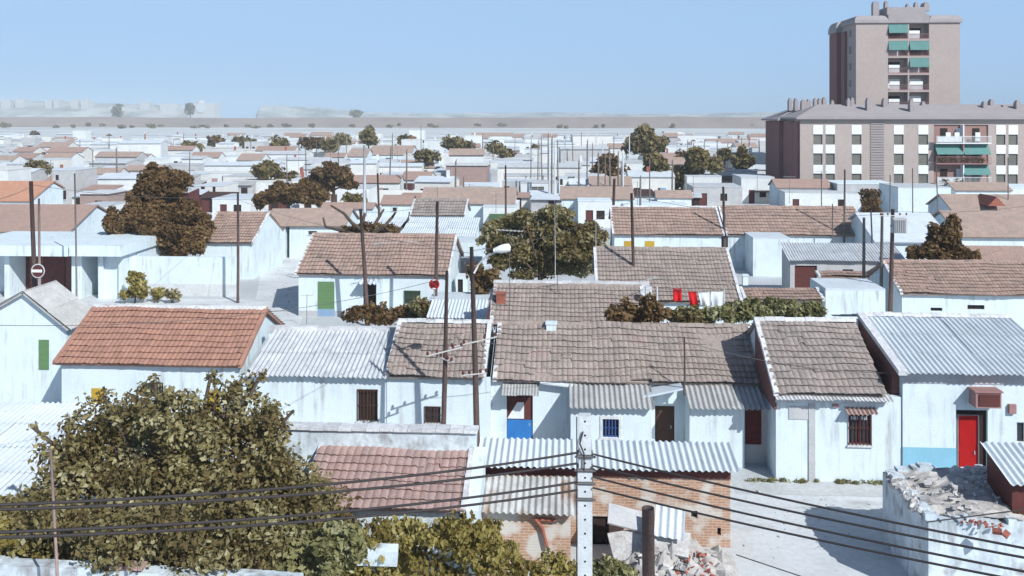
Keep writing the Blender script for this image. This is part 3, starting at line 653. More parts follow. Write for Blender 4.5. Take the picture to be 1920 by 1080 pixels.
m.prism([(houseF['ye']+.15, houseE['zw']-.2), (houseF['ye']+.15, houseF['ze']-.12), (houseF['yr'], houseF['zr']-.12), (houseF['yr'], houseE['zw']-.2)], gl-.10, gl-.004); m.build('gable_wall', M['redwall'], tF)  # covers the left side; its dark red colour puts in the shade there
# G
houseG = house(1698, 2010, 702, 592, 4.15, 'taller white house with broad pale corrugated roof and red door at the right edge', roof='corr', rmat='corrlight', slope=13, seed=15, side=.05, over=.42,
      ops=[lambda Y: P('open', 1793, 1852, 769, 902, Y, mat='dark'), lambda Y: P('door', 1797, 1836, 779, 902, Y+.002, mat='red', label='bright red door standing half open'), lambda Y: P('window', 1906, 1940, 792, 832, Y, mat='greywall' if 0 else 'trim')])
yG = houseG['yw']; tG = houseG['t']
MB().box(houseG['xa'], houseG['xb'], yG-.03, yG-.002, houseG['zw']-.42, houseG['zw']-.02).build('fascia', M['greywall'], tG)  # grey fascia with the shade band under the roof put into its colour
xq = onY(1693, 850, yG)[0]; xr = onY(1793, 850, yG)[0]
MB().box(houseG['xa']+.002, xr, yG-.02, yG-.002, 0, onY(1740, 839, yG)[2]).build('dado', M['bluedado'], tG)
a = onY(1817, 756, yG); b = onY(1864, 728, yG)
m = MB().box(a[0], b[0], yG-.55, yG-.002, a[2], b[2]); m.box(a[0]-.05, b[0]+.05, yG-.6, yG-.004, b[2]+.001, b[2]+.05); p = m.build('wall_box', M['box'], tG)
MB().box(a[0]+.1, b[0]-.06, yG-.585, yG-.552, a[2]+.08, b[2]-.06).build('wall_box_door', M['maroon'], tG)
a = onY(1890, 774, yG); b = onY(1903, 757, yG); MB().box(a[0], b[0], yG-.12, yG-.002, a[2], b[2]).build('meter_box', M['box'], tG)
MB().box(houseF['xb']-.001, houseG['xa']-.02, yF+.002, yF+.25, 0, houseF['zw']-.1).build('filler_wall', M['white'], tF)
# high left gable of G standing above F's roof
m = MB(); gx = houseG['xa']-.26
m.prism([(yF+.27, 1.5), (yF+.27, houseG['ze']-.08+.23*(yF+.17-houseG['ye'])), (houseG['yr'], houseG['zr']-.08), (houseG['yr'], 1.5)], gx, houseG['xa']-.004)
m.build('gable_wall', M['redwall'], tG)  # shade on this left-facing wall put into the dark red colour
m = MB(); m.prism([(houseG['ye']-.05, houseG['ze']-.075), (houseG['ye']-.05, houseG['ze']+.1), (houseG['yr'], houseG['zr']+.10), (houseG['yr'], houseG['zr']-.075)], gx-.05, houseG['xa']-.006)
m.build('gable_coping', M['trim'], tG)
quadsheet('pavement', [(onY(1385, 915, yF-1.6)[0], yF-1.25), (onY(1700, 915, yF)[0]+14, yF-1.25), (onY(1700, 915, yF)[0]+14, yF+.1), (onY(1385, 915, yF-1.6)[0], yF+.1)], .012, 'pavement')
# A gable house at the left edge
def gable(u0, ua, u1, vE, vA, D, depth, label, wall='white', rmat='corrlight', ops=(), over=.2, tile=False, name='house', group=None):
    y = onD(ua, D)[1]; p0, pa, p1 = onY(u0, vE, y), onY(ua, vA, y), onY(u1, vE, y); yb = y+depth
    t = thing(name, label, 'house', ((p0[0]+p1[0])/2, (y+yb)/2, 0), group); FOOT.append((p0[0], p1[0], y, yb))
    ops = [o(y) if callable(o) else o for o in ops]
    m = MB(); ze = min(p0[2], p1[2])-.12
    wall_holes(m, p0[0], p1[0], 0, ze, y, [(o['x0'],o['x1'],o['z0'],o['z1']) for o in ops])
    m.prism_y([(p0[0], ze), (p1[0], ze), (p1[0], p1[2]-.1), (pa[0], pa[2]-.1), (p0[0], p0[2]-.1)], y, yb)
    m.face([(p0[0],y,0),(p0[0],y,ze),(p0[0],yb,ze),(p0[0],yb,0)]); m.face([(p1[0],y,0),(p1[0],yb,0),(p1[0],yb,ze),(p1[0],y,ze)]); m.face([(p1[0],yb,0),(p0[0],yb,0),(p0[0],yb,ze),(p1[0],yb,ze)])
    m.build('wall', M[wall], t)
    r = MB()
    for (e, s) in ((p0, -1), (p1, 1)):
        tmp = MB(); dx = over*s; sl = (pa[2]-e[2])/abs(pa[0]-e[0]); ex, ez = e[0]+dx, e[2]-over*sl
        if tile: tile_mesh(tmp, y-over, yb+over, ex, ez, pa[0], pa[2], seed=int(D))
        else: corr_mesh(tmp, y-over, yb+over, ex, ez, pa[0], pa[2], seed=int(D))
        slab(tmp, y-over+.02, yb+over-.02, ex, ez, pa[0], pa[2], .06, -.045)
        tmp.v = [(b_, a_, c_) for a_, b_, c_ in tmp.v]; n = len(r.v); r.v += tmp.v; r.f += [tuple(i+n for i in reversed(f)) for f in tmp.f]; r.var += tmp.var
    r.build('roof', M[rmat], t)
    for o in ops: opening(o, t, y)
    return dict(t=t, y=y, yb=yb)
gA = gable(-60, 48, 124, 607, 545, 41.5, 2.2, 'white gable-fronted house with a green shutter at the left edge', rmat='corrgrey', ops=[lambda Y: P('blind', 73, 92, 637, 693, Y, mat='green', label='narrow green shutter')], over=.25)
m = MB(); c = onD(78, 41.0, 735); m.prism_y([(c[0]-.35, 0), (c[0]+.35, 0), (c[0]+.35, 2.3), (c[0]+.2, 2.9), (c[0], 1.9)], c[1]-.2, c[1]); 
# ================================================================ ROW 0 : sheds and ruins in front
shedL = house(-260, 106, 936, 756, 2.0, 'low shed with pale dirty corrugated roof at the left edge, left of the big tree', roof='corr', rmat='corrlight', slope=9, mono=True, cat='shed', name='shed', wall='white2', seed=31)
tileshed = house(560, 872, 954, 843, 2.2, 'low shed with rosy tile roof and stained white back wall, right of the big tree', rmat='tilerose', slope=21, mono=True, cat='shed', name='shed', wall='white2', seed=33, pitch=.23, course=.36)
yy = tileshed['yr']+.01
m = MB(); x0, x1 = onY(535, 820, yy)[0], onY(893, 820, yy)[0]; g = np.random.default_rng(5); n = 22
for i in range(n):
    a, b = x0+(x1-x0)*i/n, x0+(x1-x0)*(i+1)/n; m.box(a, b, yy, yy+.32, 0, 3.62)
m.build('back_wall', M['white2'], tileshed['t'])
m = MB()
for i in range(14):
    a, b = x0-.05+(x1-x0+.1)*i/14, x0-.05+(x1-x0+.1)*(i+1)/14-.012; zz = 3.62+.001+g.uniform(0, .02)
    m.box(a, b, yy-.1, yy+.42, zz, zz+.085, g.random())
m.build('coping', M['trim'], tileshed['t'])
xr0, xr1 = onY(872, 860, tileshed['ye'])[0], onY(896, 860, tileshed['ye'])[0]
m = MB(); m.prism([(tileshed['ye']-.05, 0), (tileshed['ye']-.05, 2.22), (yy-.005, tileshed['zr']+.14), (yy-.005, 0)], tileshed['X1']+.02, tileshed['X1']+.38); m.build('side_wall', M['white'], tileshed['t'])
shedU = house(892, 1386, 879, 826, 2.5, 'long brick shed with pale wavy corrugated roof in front of the blue door', roof='corr', rmat='corrlight', slope=9, mono=True, cat='shed', name='shed', wall='brick', seed=35, over=.36,
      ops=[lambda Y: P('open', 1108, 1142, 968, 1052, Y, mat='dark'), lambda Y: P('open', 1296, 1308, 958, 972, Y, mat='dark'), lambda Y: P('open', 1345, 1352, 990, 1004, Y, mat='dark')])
yU = shedU['yw']
m = MB(); m.box(shedU['xa']+.01, shedU['xb'], yU-.06, yU-.003, 2.14, 2.36); m.build('timber_beam', M['maroon'], shedU['t'])  # maroon strip painted in for the deep shade under the eave
shedLow = house(856, 1083, 962, 893, 1.85, 'lean-to of patched corrugated sheets on bare brick wall, left of the concrete pole', roof='corr', rmat='corrrust', slope=11, mono=True, cat='shed', name='shed', wall='brick', seed=37, over=.35)
m = MB(); yl = shedLow['yw']; a = onY(1020, 975, yl-.05); m.tube([(a[0]-.25, yl-.12, a[2]+.05), (a[0]-.05, yl-.12, a[2]-.2), (a[0]+.1, yl-.14, a[2]-.75)], .05, 8); m.tube([(a[0]-.3, yl-.1, a[2]+.04), (a[0]+.35, yl-.1, a[2]+.02)], .05, 8); m.build('rusty_bracket', M['redbrick'], shedLow['t'])
rx0_ = onD(1655, 28.5)[0]
# rubble heaps and bits
def heap(label, pts, n, smin, smax, z0, zh, seed, mat='rubble', name='rubble'):
    g = np.random.default_rng(seed); m = MB(); P_ = np.array([(p[0], p[1]) for p in pts])
    cx, cy = P_.mean(0)
    for i in range(n):
        w = g.dirichlet(np.ones(len(P_))*.7); x, y = (w[:,None]*P_).sum(0); e = min(1, np.hypot(x-cx, y-cy)/(np.abs(P_-[cx,cy]).max()+.01)); s = g.uniform(smin, smax)*(1 if g.random() > .12 else 1.7)
        m.rbox((x, y, z0+zh*(1-e)*g.random()+s*.12), s*g.uniform(.7,1.4), s*g.uniform(.6,1.2), s*g.uniform(.18,.55), (g.normal()*.45, g.normal()*.45, g.uniform(0, 3)), g.random())
    o = m.build(name, M[mat], None, (cx, cy, z0)); return tag(o, label, 'rubble', None, 'stuff')
def mound(name, label, pts, z0, h, mat, seed, n=16, cat='rubble', kind='stuff'):
    """bumpy low mound over a convex quad"""
    g = np.random.default_rng(seed); m = MB(); A, B, C2, D2 = [np.array(p[:2]) for p in pts]; G_ = np.zeros((n+1, n+1, 3)); no = g.normal(size=(n+1, n+1))
    for i in range(n+1):
        for j in range(n+1):
            s, t = i/n, j/n; p = (A*(1-s)+B*s)*(1-t)+(D2*(1-s)+C2*s)*t; e = math.sin(math.pi*s)**.5*math.sin(math.pi*t)**.5
            G_[i, j] = (p[0], p[1], z0+h*e*(.75+.25*no[i, j])) 
    for i in range(n):
        for j in range(n): m.face([G_[i,j], G_[i+1,j], G_[i+1,j+1], G_[i,j+1]], g.random())
    o = m.build(name, M[mat], None, tuple(pts[0][:2])+(z0,)); return tag(o, label, cat, None, kind)
mound('rubble_mound', 'pale mound of fallen plaster below the brick shed', [onD(1125, 24.8), onD(1400, 24.8), onD(1375, 27.6), onD(1140, 27.6)], 0, .95, 'dirt', 3)
heap('loose broken bricks and plaster heaped before the brick shed', [onD(1150, 25), onD(1350, 25), onD(1330, 27), onD(1160, 27)], 420, .06, .22, .25, .8, 4)
heap('scattered red brick pieces on the plaster heap', [onD(1230, 25), onD(1340, 25.2), onD(1330, 26.6), onD(1290, 26.6)], 60, .05, .15, .3, .7, 14, 'redbrick', 'red_brick_rubble')
def plate(name, label, cat, c, sx, sy, sz, rot, mat, corr_=False):
    m = MB()
    if corr_:
        corr_mesh(m, -sx/2, sx/2, -sy/2, 0, sy/2, .001, sheet=9)
        from mathutils import Euler, Vector
        e = Euler(rot).to_matrix(); m.v = [tuple(e @ Vector(v)+Vector(c)) for v in m.v]
    else: m.rbox(c, sx, sy, sz, rot)
    return tag(m.build(name, M[mat], None, c), label, cat)
c = onD(1256, 26.2, 978); plate('roofing_sheet', 'broken corrugated sheet lying on the plaster heap, right of the brown pole stump', 'sheet', c, .85, .8, .03, (.75, .1, -.1), 'corrlight', True)
c = onD(1183, 26.6, 1022); plate('plaster_slab', 'large pale plaster slab leaning on the heap left of the brown pole stump', 'slab', c, 1.2, .9, .12, (.55, -.12, .15), 'rubble')
c = onD(1250, 26.1, 1015); plate('plaster_slab', 'smaller white plaster slab under the broken corrugated sheet', 'slab', c, 1.3, .7, .1, (.7, .12, -.15), 'rubble')
c = onD(1178, 27.1, 972); plate('cement_sheet', 'grey sloping cement sheet against the brick shed wall', 'sheet', c, 1.25, .7, .06, (.5, .25, .05), 'greywall')
# bricks stacked on shed roof
m = MB(); b0 = onD(1337, 28.6, 872); g = np.random.default_rng(8)
for i in range(9):
    for j in range(2): m.tube([(b0[0]-.32+i*.08-(j*.04), b0[1]-.25, b0[2]-.16+j*.10), (b0[0]-.32+i*.08-(j*.04), b0[1]+.15, b0[2]-.10+j*.10)], .05, 7, g.random())
tag(m.build('tile_stack', M['redbrick'], None, tuple(b0)), 'small stack of red tiles on the right end of the corrugated shed roof', 'tiles')
m = MB(); b0 = onD(1246, 29, 853); m.rbox((b0[0], b0[1], b0[2]-.03), .3, .25, .2, (.1,.2,.4)); m.rbox((b0[0]+.25, b0[1]-.1, b0[2]-.12), .22, .16, .1, (.1,.1,1)); tag(m.build('stone', M['rubble'], None, tuple(b0)), 'pair of stones weighing down the corrugated shed roof', 'stone')
heap('small stones and litter scattered over the street', [onZ(1395, 1075), onZ(1640, 1075), onZ(1640, 905), onZ(1390, 905)], 60, .02, .07, 0, .02, 41)
heap('stones scattered on the side street at left', [onZ(480, 620), onZ(548, 620), onZ(560, 500), onZ(500, 500)], 70, .03, .12, 0, .02, 42)
g = np.random.default_rng(44); m = MB(); cl = []
for i in range(46):
    x = g.uniform(houseF['xa']-1.2, houseF['xb']); cl.append((x, yF-.05-g.random()*.15, .05, .12, .06, .09))
leaf_cloud(m, cl, 1500, .05, g); tag(m.build('weeds', M['leaf_green'], None, (0, 0, 0)), 'dry weeds along the foot of the walls', 'weeds', None, 'stuff')
# right ruin
rx0 = onD(1655, 28.5)[0]; ry1 = onD(1655, 28.5)[1]; ry0 = onD(1745, 24.9)[1]; rx1 = rx0+9.5
t = thing('ruined_building', 'flat roofless ruin heaped with rubble beside the street at lower right', 'ruin', ((rx0+rx1)/2, (ry0+ry1)/2, 0))
m = MB(); g = np.random.default_rng(71)
def crumb(f, a, b, zt, amp):
    n = int((b-a)/.22)
    for i in range(n): f(a+(b-a)*i/n, a+(b-a)*(i+1)/n, zt+amp*(g.random()-.5)*(2 if g.random() < .25 else 1)+.06*math.sin(i*.7))
crumb(lambda p, q, z: m.box(rx0, rx0+.35, p, q, 0, z), ry0, ry1, 2.24, .22)
crumb(lambda p, q, z: m.box(p, q, ry1-.35, ry1, 0, z), rx0+.351, rx1, 2.38, .10)
crumb(lambda p, q, z: m.box(p, q, ry0, ry0+.35, 0, z), rx0+.351, rx1, 2.24, .20)
m.build('wall', M['white2'], t)
m = MB(); g = np.random.default_rng(21); n = 26; Gz = lambda x, y: 2.30+.10*math.sin(x*1.7)+.08*math.sin(y*2.3+x)-.10*(y < ry0+.8)
ga = g.normal(0, .05, (n+1, n+1))
for i in range(n):
    for j in range(n):
        q = []
        for a, b in ((i,j),(i+1,j),(i+1,j+1),(i,j+1)):
            x = rx0+.1+(rx1-rx0-.1)*a/n; y = ry0+.05+(ry1-ry0-.1)*b/n; q.append((x, y, Gz(x, y)+ga[a, b]))
        m.face(q, g.random())
m.build('collapsed_roof', M['dirt'], t)
def hp(u, v, z=2.25): return onZ(u, v, z)
heap('broken masonry strewn over the roof of the lower right ruin', [(rx0+.3, ry0+.2), (rx1-4, ry0+.2), (rx1-4, ry1-.3), (rx0+.3, ry1-.3)], 230, .04, .14, 2.3, .06, 22)
heap('mound of larger grey blocks in the middle of the ruin roof', [hp(1770, 885), hp(1850, 890), hp(1860, 925), hp(1780, 925)], 130, .08, .26, 2.3, .2, 23)
heap('row of rough stones along the broken left edge of the ruin', [hp(1662, 885), hp(1672, 888), hp(1745, 965), hp(1720, 960)], 110, .07, .22, 2.2, .08, 24)
heap('reddish brick debris along the front edge of the ruin', [hp(1800, 968), hp(1900, 985), hp(1890, 1005), hp(1800, 980)], 26, .05, .11, 2.25, .05, 25, 'redbrick', 'red_brick_rubble')
sh = onD(1930, 27.5, 870); m = MB()
shedR = house(1893, 2100, 912, 832, 3.1, 'corrugated lean-to roof jutting in at the right edge behind the ruin', roof='corr', rmat='corrlight', slope=16, mono=True, cat='shed', name='shed', wall='maroon', seed=39)  # maroon wall colour puts in the shade of the dark opening
c = onD(708, 22.5, 1040); m = MB(); m.rbox(c, 1.0, .3, .42, (.2, .05, .1)); tag(m.build('whitewashed_block', M['white2'], None, c), 'bright whitewashed wall stub showing between the bottom bushes', 'wall')
# near wall at lower left
m = MB(); y = onD(200, 21.5)[1]; x0, x1 = onY(-60, 1050, y)[0], onY(560, 1050, y)[0]; g = np.random.default_rng(2); n = 24
for i in range(n):
    a, b = x0+(x1-x0)*i/n, x0+(x1-x0)*(i+1)/n-.004; h = onY(200, 1064, y)[2]+g.uniform(-.03, .03)-.2*(i/n)
    m.box(a, b, y, y+.4, 0, h, g.random())
t = thing('garden_wall', 'rough white garden wall under the big tree at the bottom edge', 'wall', ((x0+x1)/2, y, 0)); m.build('wall', M['white2'], t)
m = MB()
for i in range(7):
    a = onY(205+i*9, 1060, y)[0]; hb = onY(200, 1064, y)[2]-.2*.4; m.box(a, a+.1, y-.02, y+.26, hb+.03, hb+.13, g.random()); 
m.build('loose_bricks', M['tilerose'], t)
# ================================================================ ROW 2
houseH = house(552, 842, 515, 440, 2.85, 'white house with brown tile roof and green blind behind the corrugated roof', rmat='tilepink', slope=25, seed=41, course=.45, pitch=.25, wall='white', back=4.5,
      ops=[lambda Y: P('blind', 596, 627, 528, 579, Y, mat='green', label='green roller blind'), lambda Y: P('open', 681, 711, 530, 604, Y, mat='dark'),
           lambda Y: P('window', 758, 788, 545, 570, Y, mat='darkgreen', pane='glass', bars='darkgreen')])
yH = houseH['yw']
a = onY(550, 582, yH); b = onY(596, 582, yH); c_ = onY(628, 582, yH); d_ = onY(680, 582, yH)
MB().box(houseH['xa'], b[0], yH-.015, yH-.002, 0, a[2]).box(c_[0], d_[0], yH-.015, yH-.002, 0, a[2]).build('dado', M['greywall'], houseH['t'])
MB().box(b[0], c_[0], yH-.03, yH-.003, 0, onY(610, 580, yH)[2]).build('lower_door', M['bluegrey'], houseH['t'])
m = MB(); a = onY(679, 520, yH); b = onY(713, 520, yH); corr_mesh(m, a[0], b[0], yH-.9, 2.35, yH-.01, 2.55, amp=.05, period=.3); m.build('porch_roof', M['corrlight'], houseH['t'])
m = MB(); a = onY(712, 520, yH)[0]; m.box(a, a+.25, yH-1.1, yH-.004, 0, 2.5); m.build('porch_wall', M['white'], houseH['t'])
flat(800, 912, 566, 2.3, 'small yard shed under pale corrugated sheets beside the lamp pole', depth=3.0, rmat='corrlight', cat='shed', name='shed', wall='maroon')
house(800, 912, 596, 562, 2.2, 'low corrugated shelter between the hedge and the lamp pole', roof='corr', rmat='corrlight', slope=14, mono=True, cat='shed', name='shed', seed=45, depth=2.2)
houseK = house(918, 1213, 612, 536, 2.95, 'house with grey tile roof and white ridge wall directly behind the long house', rmat='tilegrey', slope=25, seed=46, chim=[(943, 1.5, .45, .55, 'redbrick')])
m = MB(); yk = houseK['yr']; x0, x1 = onY(925, 535, yk)[0], onY(1218, 535, yk)[0]; g = np.random.default_rng(6)
for i in range(16): m.box(x0+(x1-x0)*i/16, x0+(x1-x0)*(i+1)/16-.006, yk+.1, yk+.36, houseK['zr']-.5, houseK['zr']+.22+g.uniform(-.02,.02), g.random())
m.build('ridge_wall', M['trim'], houseK['t'])
a = onY(1216, 560, yk-1.5); MB().box(a[0]-.16, a[0]+.16, yk-1.7, yk-1.3, 0, houseK['zr']+.3).build('chimney_stack', M['trim'], houseK['t'])
houseL = house(1118, 1392, 566, 466, 2.9, 'house with broad pinkish-grey tile roof behind the red laundry', rmat='tilegrey', slope=25, seed=47, course=.42, chim=[(1380, 2.8, .3, .2, 'white')])
houseN = flat(1548, 1660, 541, 3.6, 'plain white block with bulging white top behind the dark tile roof', depth=3.2)
house(1395, 1545, 562, 541, 3.0, 'low shed with brown tile roof behind the right end of the hedge', rmat='tilepink', slope=15, mono=True, seed=49, cat='shed', name='shed')
houseO = house(1688, 2010, 552, 491, 3.1, 'long white house with smooth rosy tile roof and two slit windows at right', rmat='tilepink', slope=24, seed=50, course=.34, wall='white',
      ops=[lambda Y: P('window', 1745, 1767, 577, 583, Y, mat='dark', pane='dark', sill=0), lambda Y: P('window', 1814, 1846, 572, 580, Y, mat='dark', pane='dark', sill=0)])
house(1478, 1700, 489, 456, 3.0, 'grey corrugated roofed shack beside the cluster of poles', roof='corr', rmat='corr', slope=17, seed=51, mono=True, wall='greywall',
      ops=[lambda Y: P('open', 1490, 1532, 498, 540, Y, mat='maroon'), lambda Y: P('open', 1580, 1600, 505, 540, Y, mat='dark')])
house(1535, 1650, 519, 510, 2.6, 'small yellowish shack with thin tile edge, left of the pole cluster', rmat='tilepink', slope=12, seed=52, mono=True, wall='cream', cat='shed', name='shed')
flat(1412, 1482, 446, 3.2, 'bright white windowless house end left of the corrugated shack', depth=8)
# yard things
t = thing('clothes_line', 'clothes line strung over the hedge behind the long house', 'clothes line', onD(1300, 47.0))
pL, pR = onD(1232, 47, 540), onD(1358, 47, 545)
m = MB(); m.tube([(pL[0], pL[1], 0), (pL[0], pL[1], pL[2]+.1)], .04, 8).tube([(pR[0], pR[1], 0), (pR[0], pR[1], pR[2]+.1)], .04, 8); m.build('post', M['trim'], t)
m = MB(); m.tube([pL, ((pL[0]+pR[0])/2, pL[1], (pL[2]+pR[2])/2-.08), pR], .012, 5); m.build('line', M['cablethin'], t)
def cloth(u0, u1, v0, v1, D, mat, name, label, seed, skew=0, cat='laundry'):
    a = onD(u0, D, v0); b = onD(u1, D, v0); zb = onD(u0, D, v1)[2]; g = np.random.default_rng(seed); m = MB(); nx, nz = 10, 8; G_ = {}
    ph = g.uniform(0, 6, 2)
    for i in range(nx+1):
        for j in range(nz+1):
            s, q = i/nx, j/nz; G_[i, j] = (a[0]+(b[0]-a[0])*s+skew*q, a[1]+.07*q*math.sin(s*9+ph[0])+.03*math.sin(q*5+ph[1]), a[2]-.04*math.sin(math.pi*s)-(a[2]-zb)*q)
    for i in range(nx):
        for j in range(nz): m.face([G_[i,j], G_[i,j+1], G_[i+1,j+1], G_[i+1,j]])
    n = len(m.v); 
    for i in range(nx):
        for j in range(nz): m.face([tuple(np.array(G_[p])+(0,.012,0)) for p in ((i,j),(i+1,j),(i+1,j+1),(i,j+1))])
    return tag(m.build(name, M[mat], None, a, smooth=False), label, cat)
cloth(1262, 1278, 540, 563, 47.0, 'cloth_red', 'hanging_cloth', 'shorter left red cloth on the clothes line', 1)
cloth(1290, 1305, 546, 577, 47.0, 'cloth_red', 'hanging_cloth', 'longer right red cloth on the clothes line', 2, .12)
cloth(1309, 1330, 547, 572, 47.0, 'cloth_white', 'hanging_sheet', 'white sheet next to the red cloth on the clothes line', 3, .15)
cloth(1333, 1356, 546, 578, 47.0, 'cloth_white', 'hanging_sheet', 'larger white sheet at the right end of the clothes line', 4)
# ================================================================ ROW 3
# left building with canopy and deep recess
yq = onD(120, 66)[1]; zc = onY(120, 478, yq)[2]; X0, X1 = onY(-80, 470, yq)[0], onY(232, 470, yq)[0]
t = thing('porch_building', 'long white building with deep shaded porch behind the no entry sign at left', 'house', ((X0+X1)/2, yq+4, 0)); FOOT.append((X0, X1, yq-1, yq+8))
m = MB(); m.box(X0, X1, yq+2.2, yq+7, 0, zc-.02)
for u in (12, 138, 148, 188, 226):
    x = onY(u, 500, yq)[0]; m.box(x-.18, x+.18, yq+.05, yq+2.196, 0, zc-.02)
xw = onY(190, 500, yq)[0]; m.box(xw, X1-.2, yq+.3, yq+2.19, 0, zc-.02); m.build('wall', M['white'], t)
MB().box(X0-.3, onY(137, 460, yq)[0], yq-.7, yq+7.2, zc, zc+.75).box(onY(141, 460, yq)[0], X1+.2, yq-.8, yq+7.3, zc+.04, zc+.8).build('roof', M['white'], t)
a, b = onY(14, 520, yq+2.15)[0], onY(136, 520, yq+2.15)[0]; MB().box(a, b, yq+2.17, yq+2.195, 0, zc-.05).build('painted_back_wall', M['redwall'], t)  # dark red panel puts the shade of the porch recess into colour
a, b = onY(16, 520, yq+2)[0], onY(52, 520, yq+2)[0]; MB().box(a, b, yq+2.08, yq+2.168, .2, zc-.1).build('garage_door', M['maroon'], t)
a, b = onY(80, 520, yq+2)[0], onY(120, 520, yq+2)[0]; MB().box(a, b, yq+2.08, yq+2.168, .2, zc-.1).build('shop_front', M['maroon'], t)
# long white yard wall
def wall_thing(u0, u1, vT, Y, label, mat='white', th=.3, name='yard_wall', dado=None, z0=0):
    x0, x1 = onY(u0, vT, Y)[0], onY(u1, vT, Y)[0]; zt = onY((u0+u1)/2, vT, Y)[2]; m = MB(); g = np.random.default_rng(int(u0)); n = max(2, int((x1-x0)/1.5))
    for i in range(n): m.box(x0+(x1-x0)*i/n, x0+(x1-x0)*(i+1)/n, Y, Y+th, z0, zt+g.uniform(-.012, .012))
    if dado:
        t = thing(name, label, 'wall', ((x0+x1)/2, Y, z0)); m.build('wall', M[mat], t); MB().box(x0, x1, Y-.02, Y-.002, 0, dado[0]).build('dado', M[dado[1]], t); return t
    o = m.build(name, M[mat], None, ((x0+x1)/2, Y, z0)); FOOT.append((x0, x1, Y-.5, Y+1)); return tag(o, label, 'wall')
wall_thing(238, 447, 482, onD(340, 67)[1], 'long white yard wall with grey base below the big dome-shaped tree', dado=(.9, 'street'))
houseR = house(370, 474, 455, 399, 3.0, 'white house with brown-grey tile roof and tall white gable beside the big left tree', rmat='tilepink', slope=26, seed=61, course=.4, pitch=.24, side=.05)
house(492, 536, 425, 392, 3.0, 'small house with pinkish roof left of the white roof seam', roof='far', rmat='fartile1', slope=24, seed=62, back=3)
house(537, 648, 425, 391, 3.0, 'white house with pinkish grey roof right of the white roof seam', roof='far', rmat='fartile1', slope=24, seed=63, back=3, ops=[lambda Y: P('window', 578, 594, 433, 440, Y, mat='brown')])
house(655, 890, 449, 407, 2.7, 'wide low building under bright bluish corrugated sheets behind the brown tiled house', roof='corr', rmat='corrlight', slope=12, seed=64, mono=True, wall='white')
house(768, 872, 404, 374, 3.2, 'house with grey tile roof and white right gable behind the bluish corrugated roof', roof='tile', rmat='tiledark', slope=25, seed=65, course=.5, pitch=.3, back=3)
houseS = house(1148, 1358, 440, 388, 3.0, 'white house with long pinkish-grey roof and yellow shutters', rmat='tilepink', slope=25, seed=66, course=.5, pitch=.3, back=3,
      ops=[lambda Y: P('blind', 1170, 1187, 452, 466, Y, mat='yellow'), lambda Y: P('blind', 1209, 1227, 452, 466, Y, mat='yellow')])
house(1362, 1632, 441, 388, 3.0, 'long house with plain terracotta-brown roof in front of the apartment block', rmat='tilepink', slope=25, seed=67, course=.5, pitch=.3, back=3)
flat(848, 905, 452, 3.0, 'white shed with pipe-like edge left of the central tree', depth=3, cat='shed', name='shed')
flat(838, 900, 488, 2.4, 'brown plank shed next to the lamp pole', depth=2, wall='brick', rmat='corrgrey', cat='shed', name='shed')
flat(855, 890, 520, 2.3, 'tiny white outhouse with dark doorway beside the lamp pole', depth=1.6, cat='shed', name='shed', ops=[lambda Y: P('open', 858, 868, 522, 556, Y, mat='dark')])
house(1640, 1790, 455, 400, 3.2, 'white plastered roof and walls jumbled behind the pole cluster', roof='far', rmat='corrlight', slope=20, seed=68, back=2)
house(1800, 2010, 446, 396, 3.3, 'house with pale rosy roof at the right edge below the apartment block', roof='far', rmat='fartile1', slope=22, seed=69)
house(1830, 1950, 497, 462, 3.0, 'low brown roofed shed with dark red gable at the right edge', roof='far', rmat='fartile2', slope=22, seed=70, wall='maroon', cat='shed', name='shed')
flat(1684, 1783, 351, 4.2, 'bright white two-storey block below the apartment block', depth=7, rmat='corr')
house(1785, 1990, 396, 365, 3.0, 'wide house with brownish pink roof and red triangular dormer', roof='far', rmat='fartile1', slope=22, seed=71)
t_ = onD(1845, 100, 376); tag(MB().prism_y([(t_[0]-.9, t_[2]-.3), (t_[0]+.9, t_[2]-.3), (t_[0], t_[2]+.7)], t_[1]-3, t_[1]+1).build('dormer', M['redbrick'], None, (t_[0], t_[1], t_[2]-.3)), 'small dark red triangular dormer on the brownish pink roof', 'dormer')
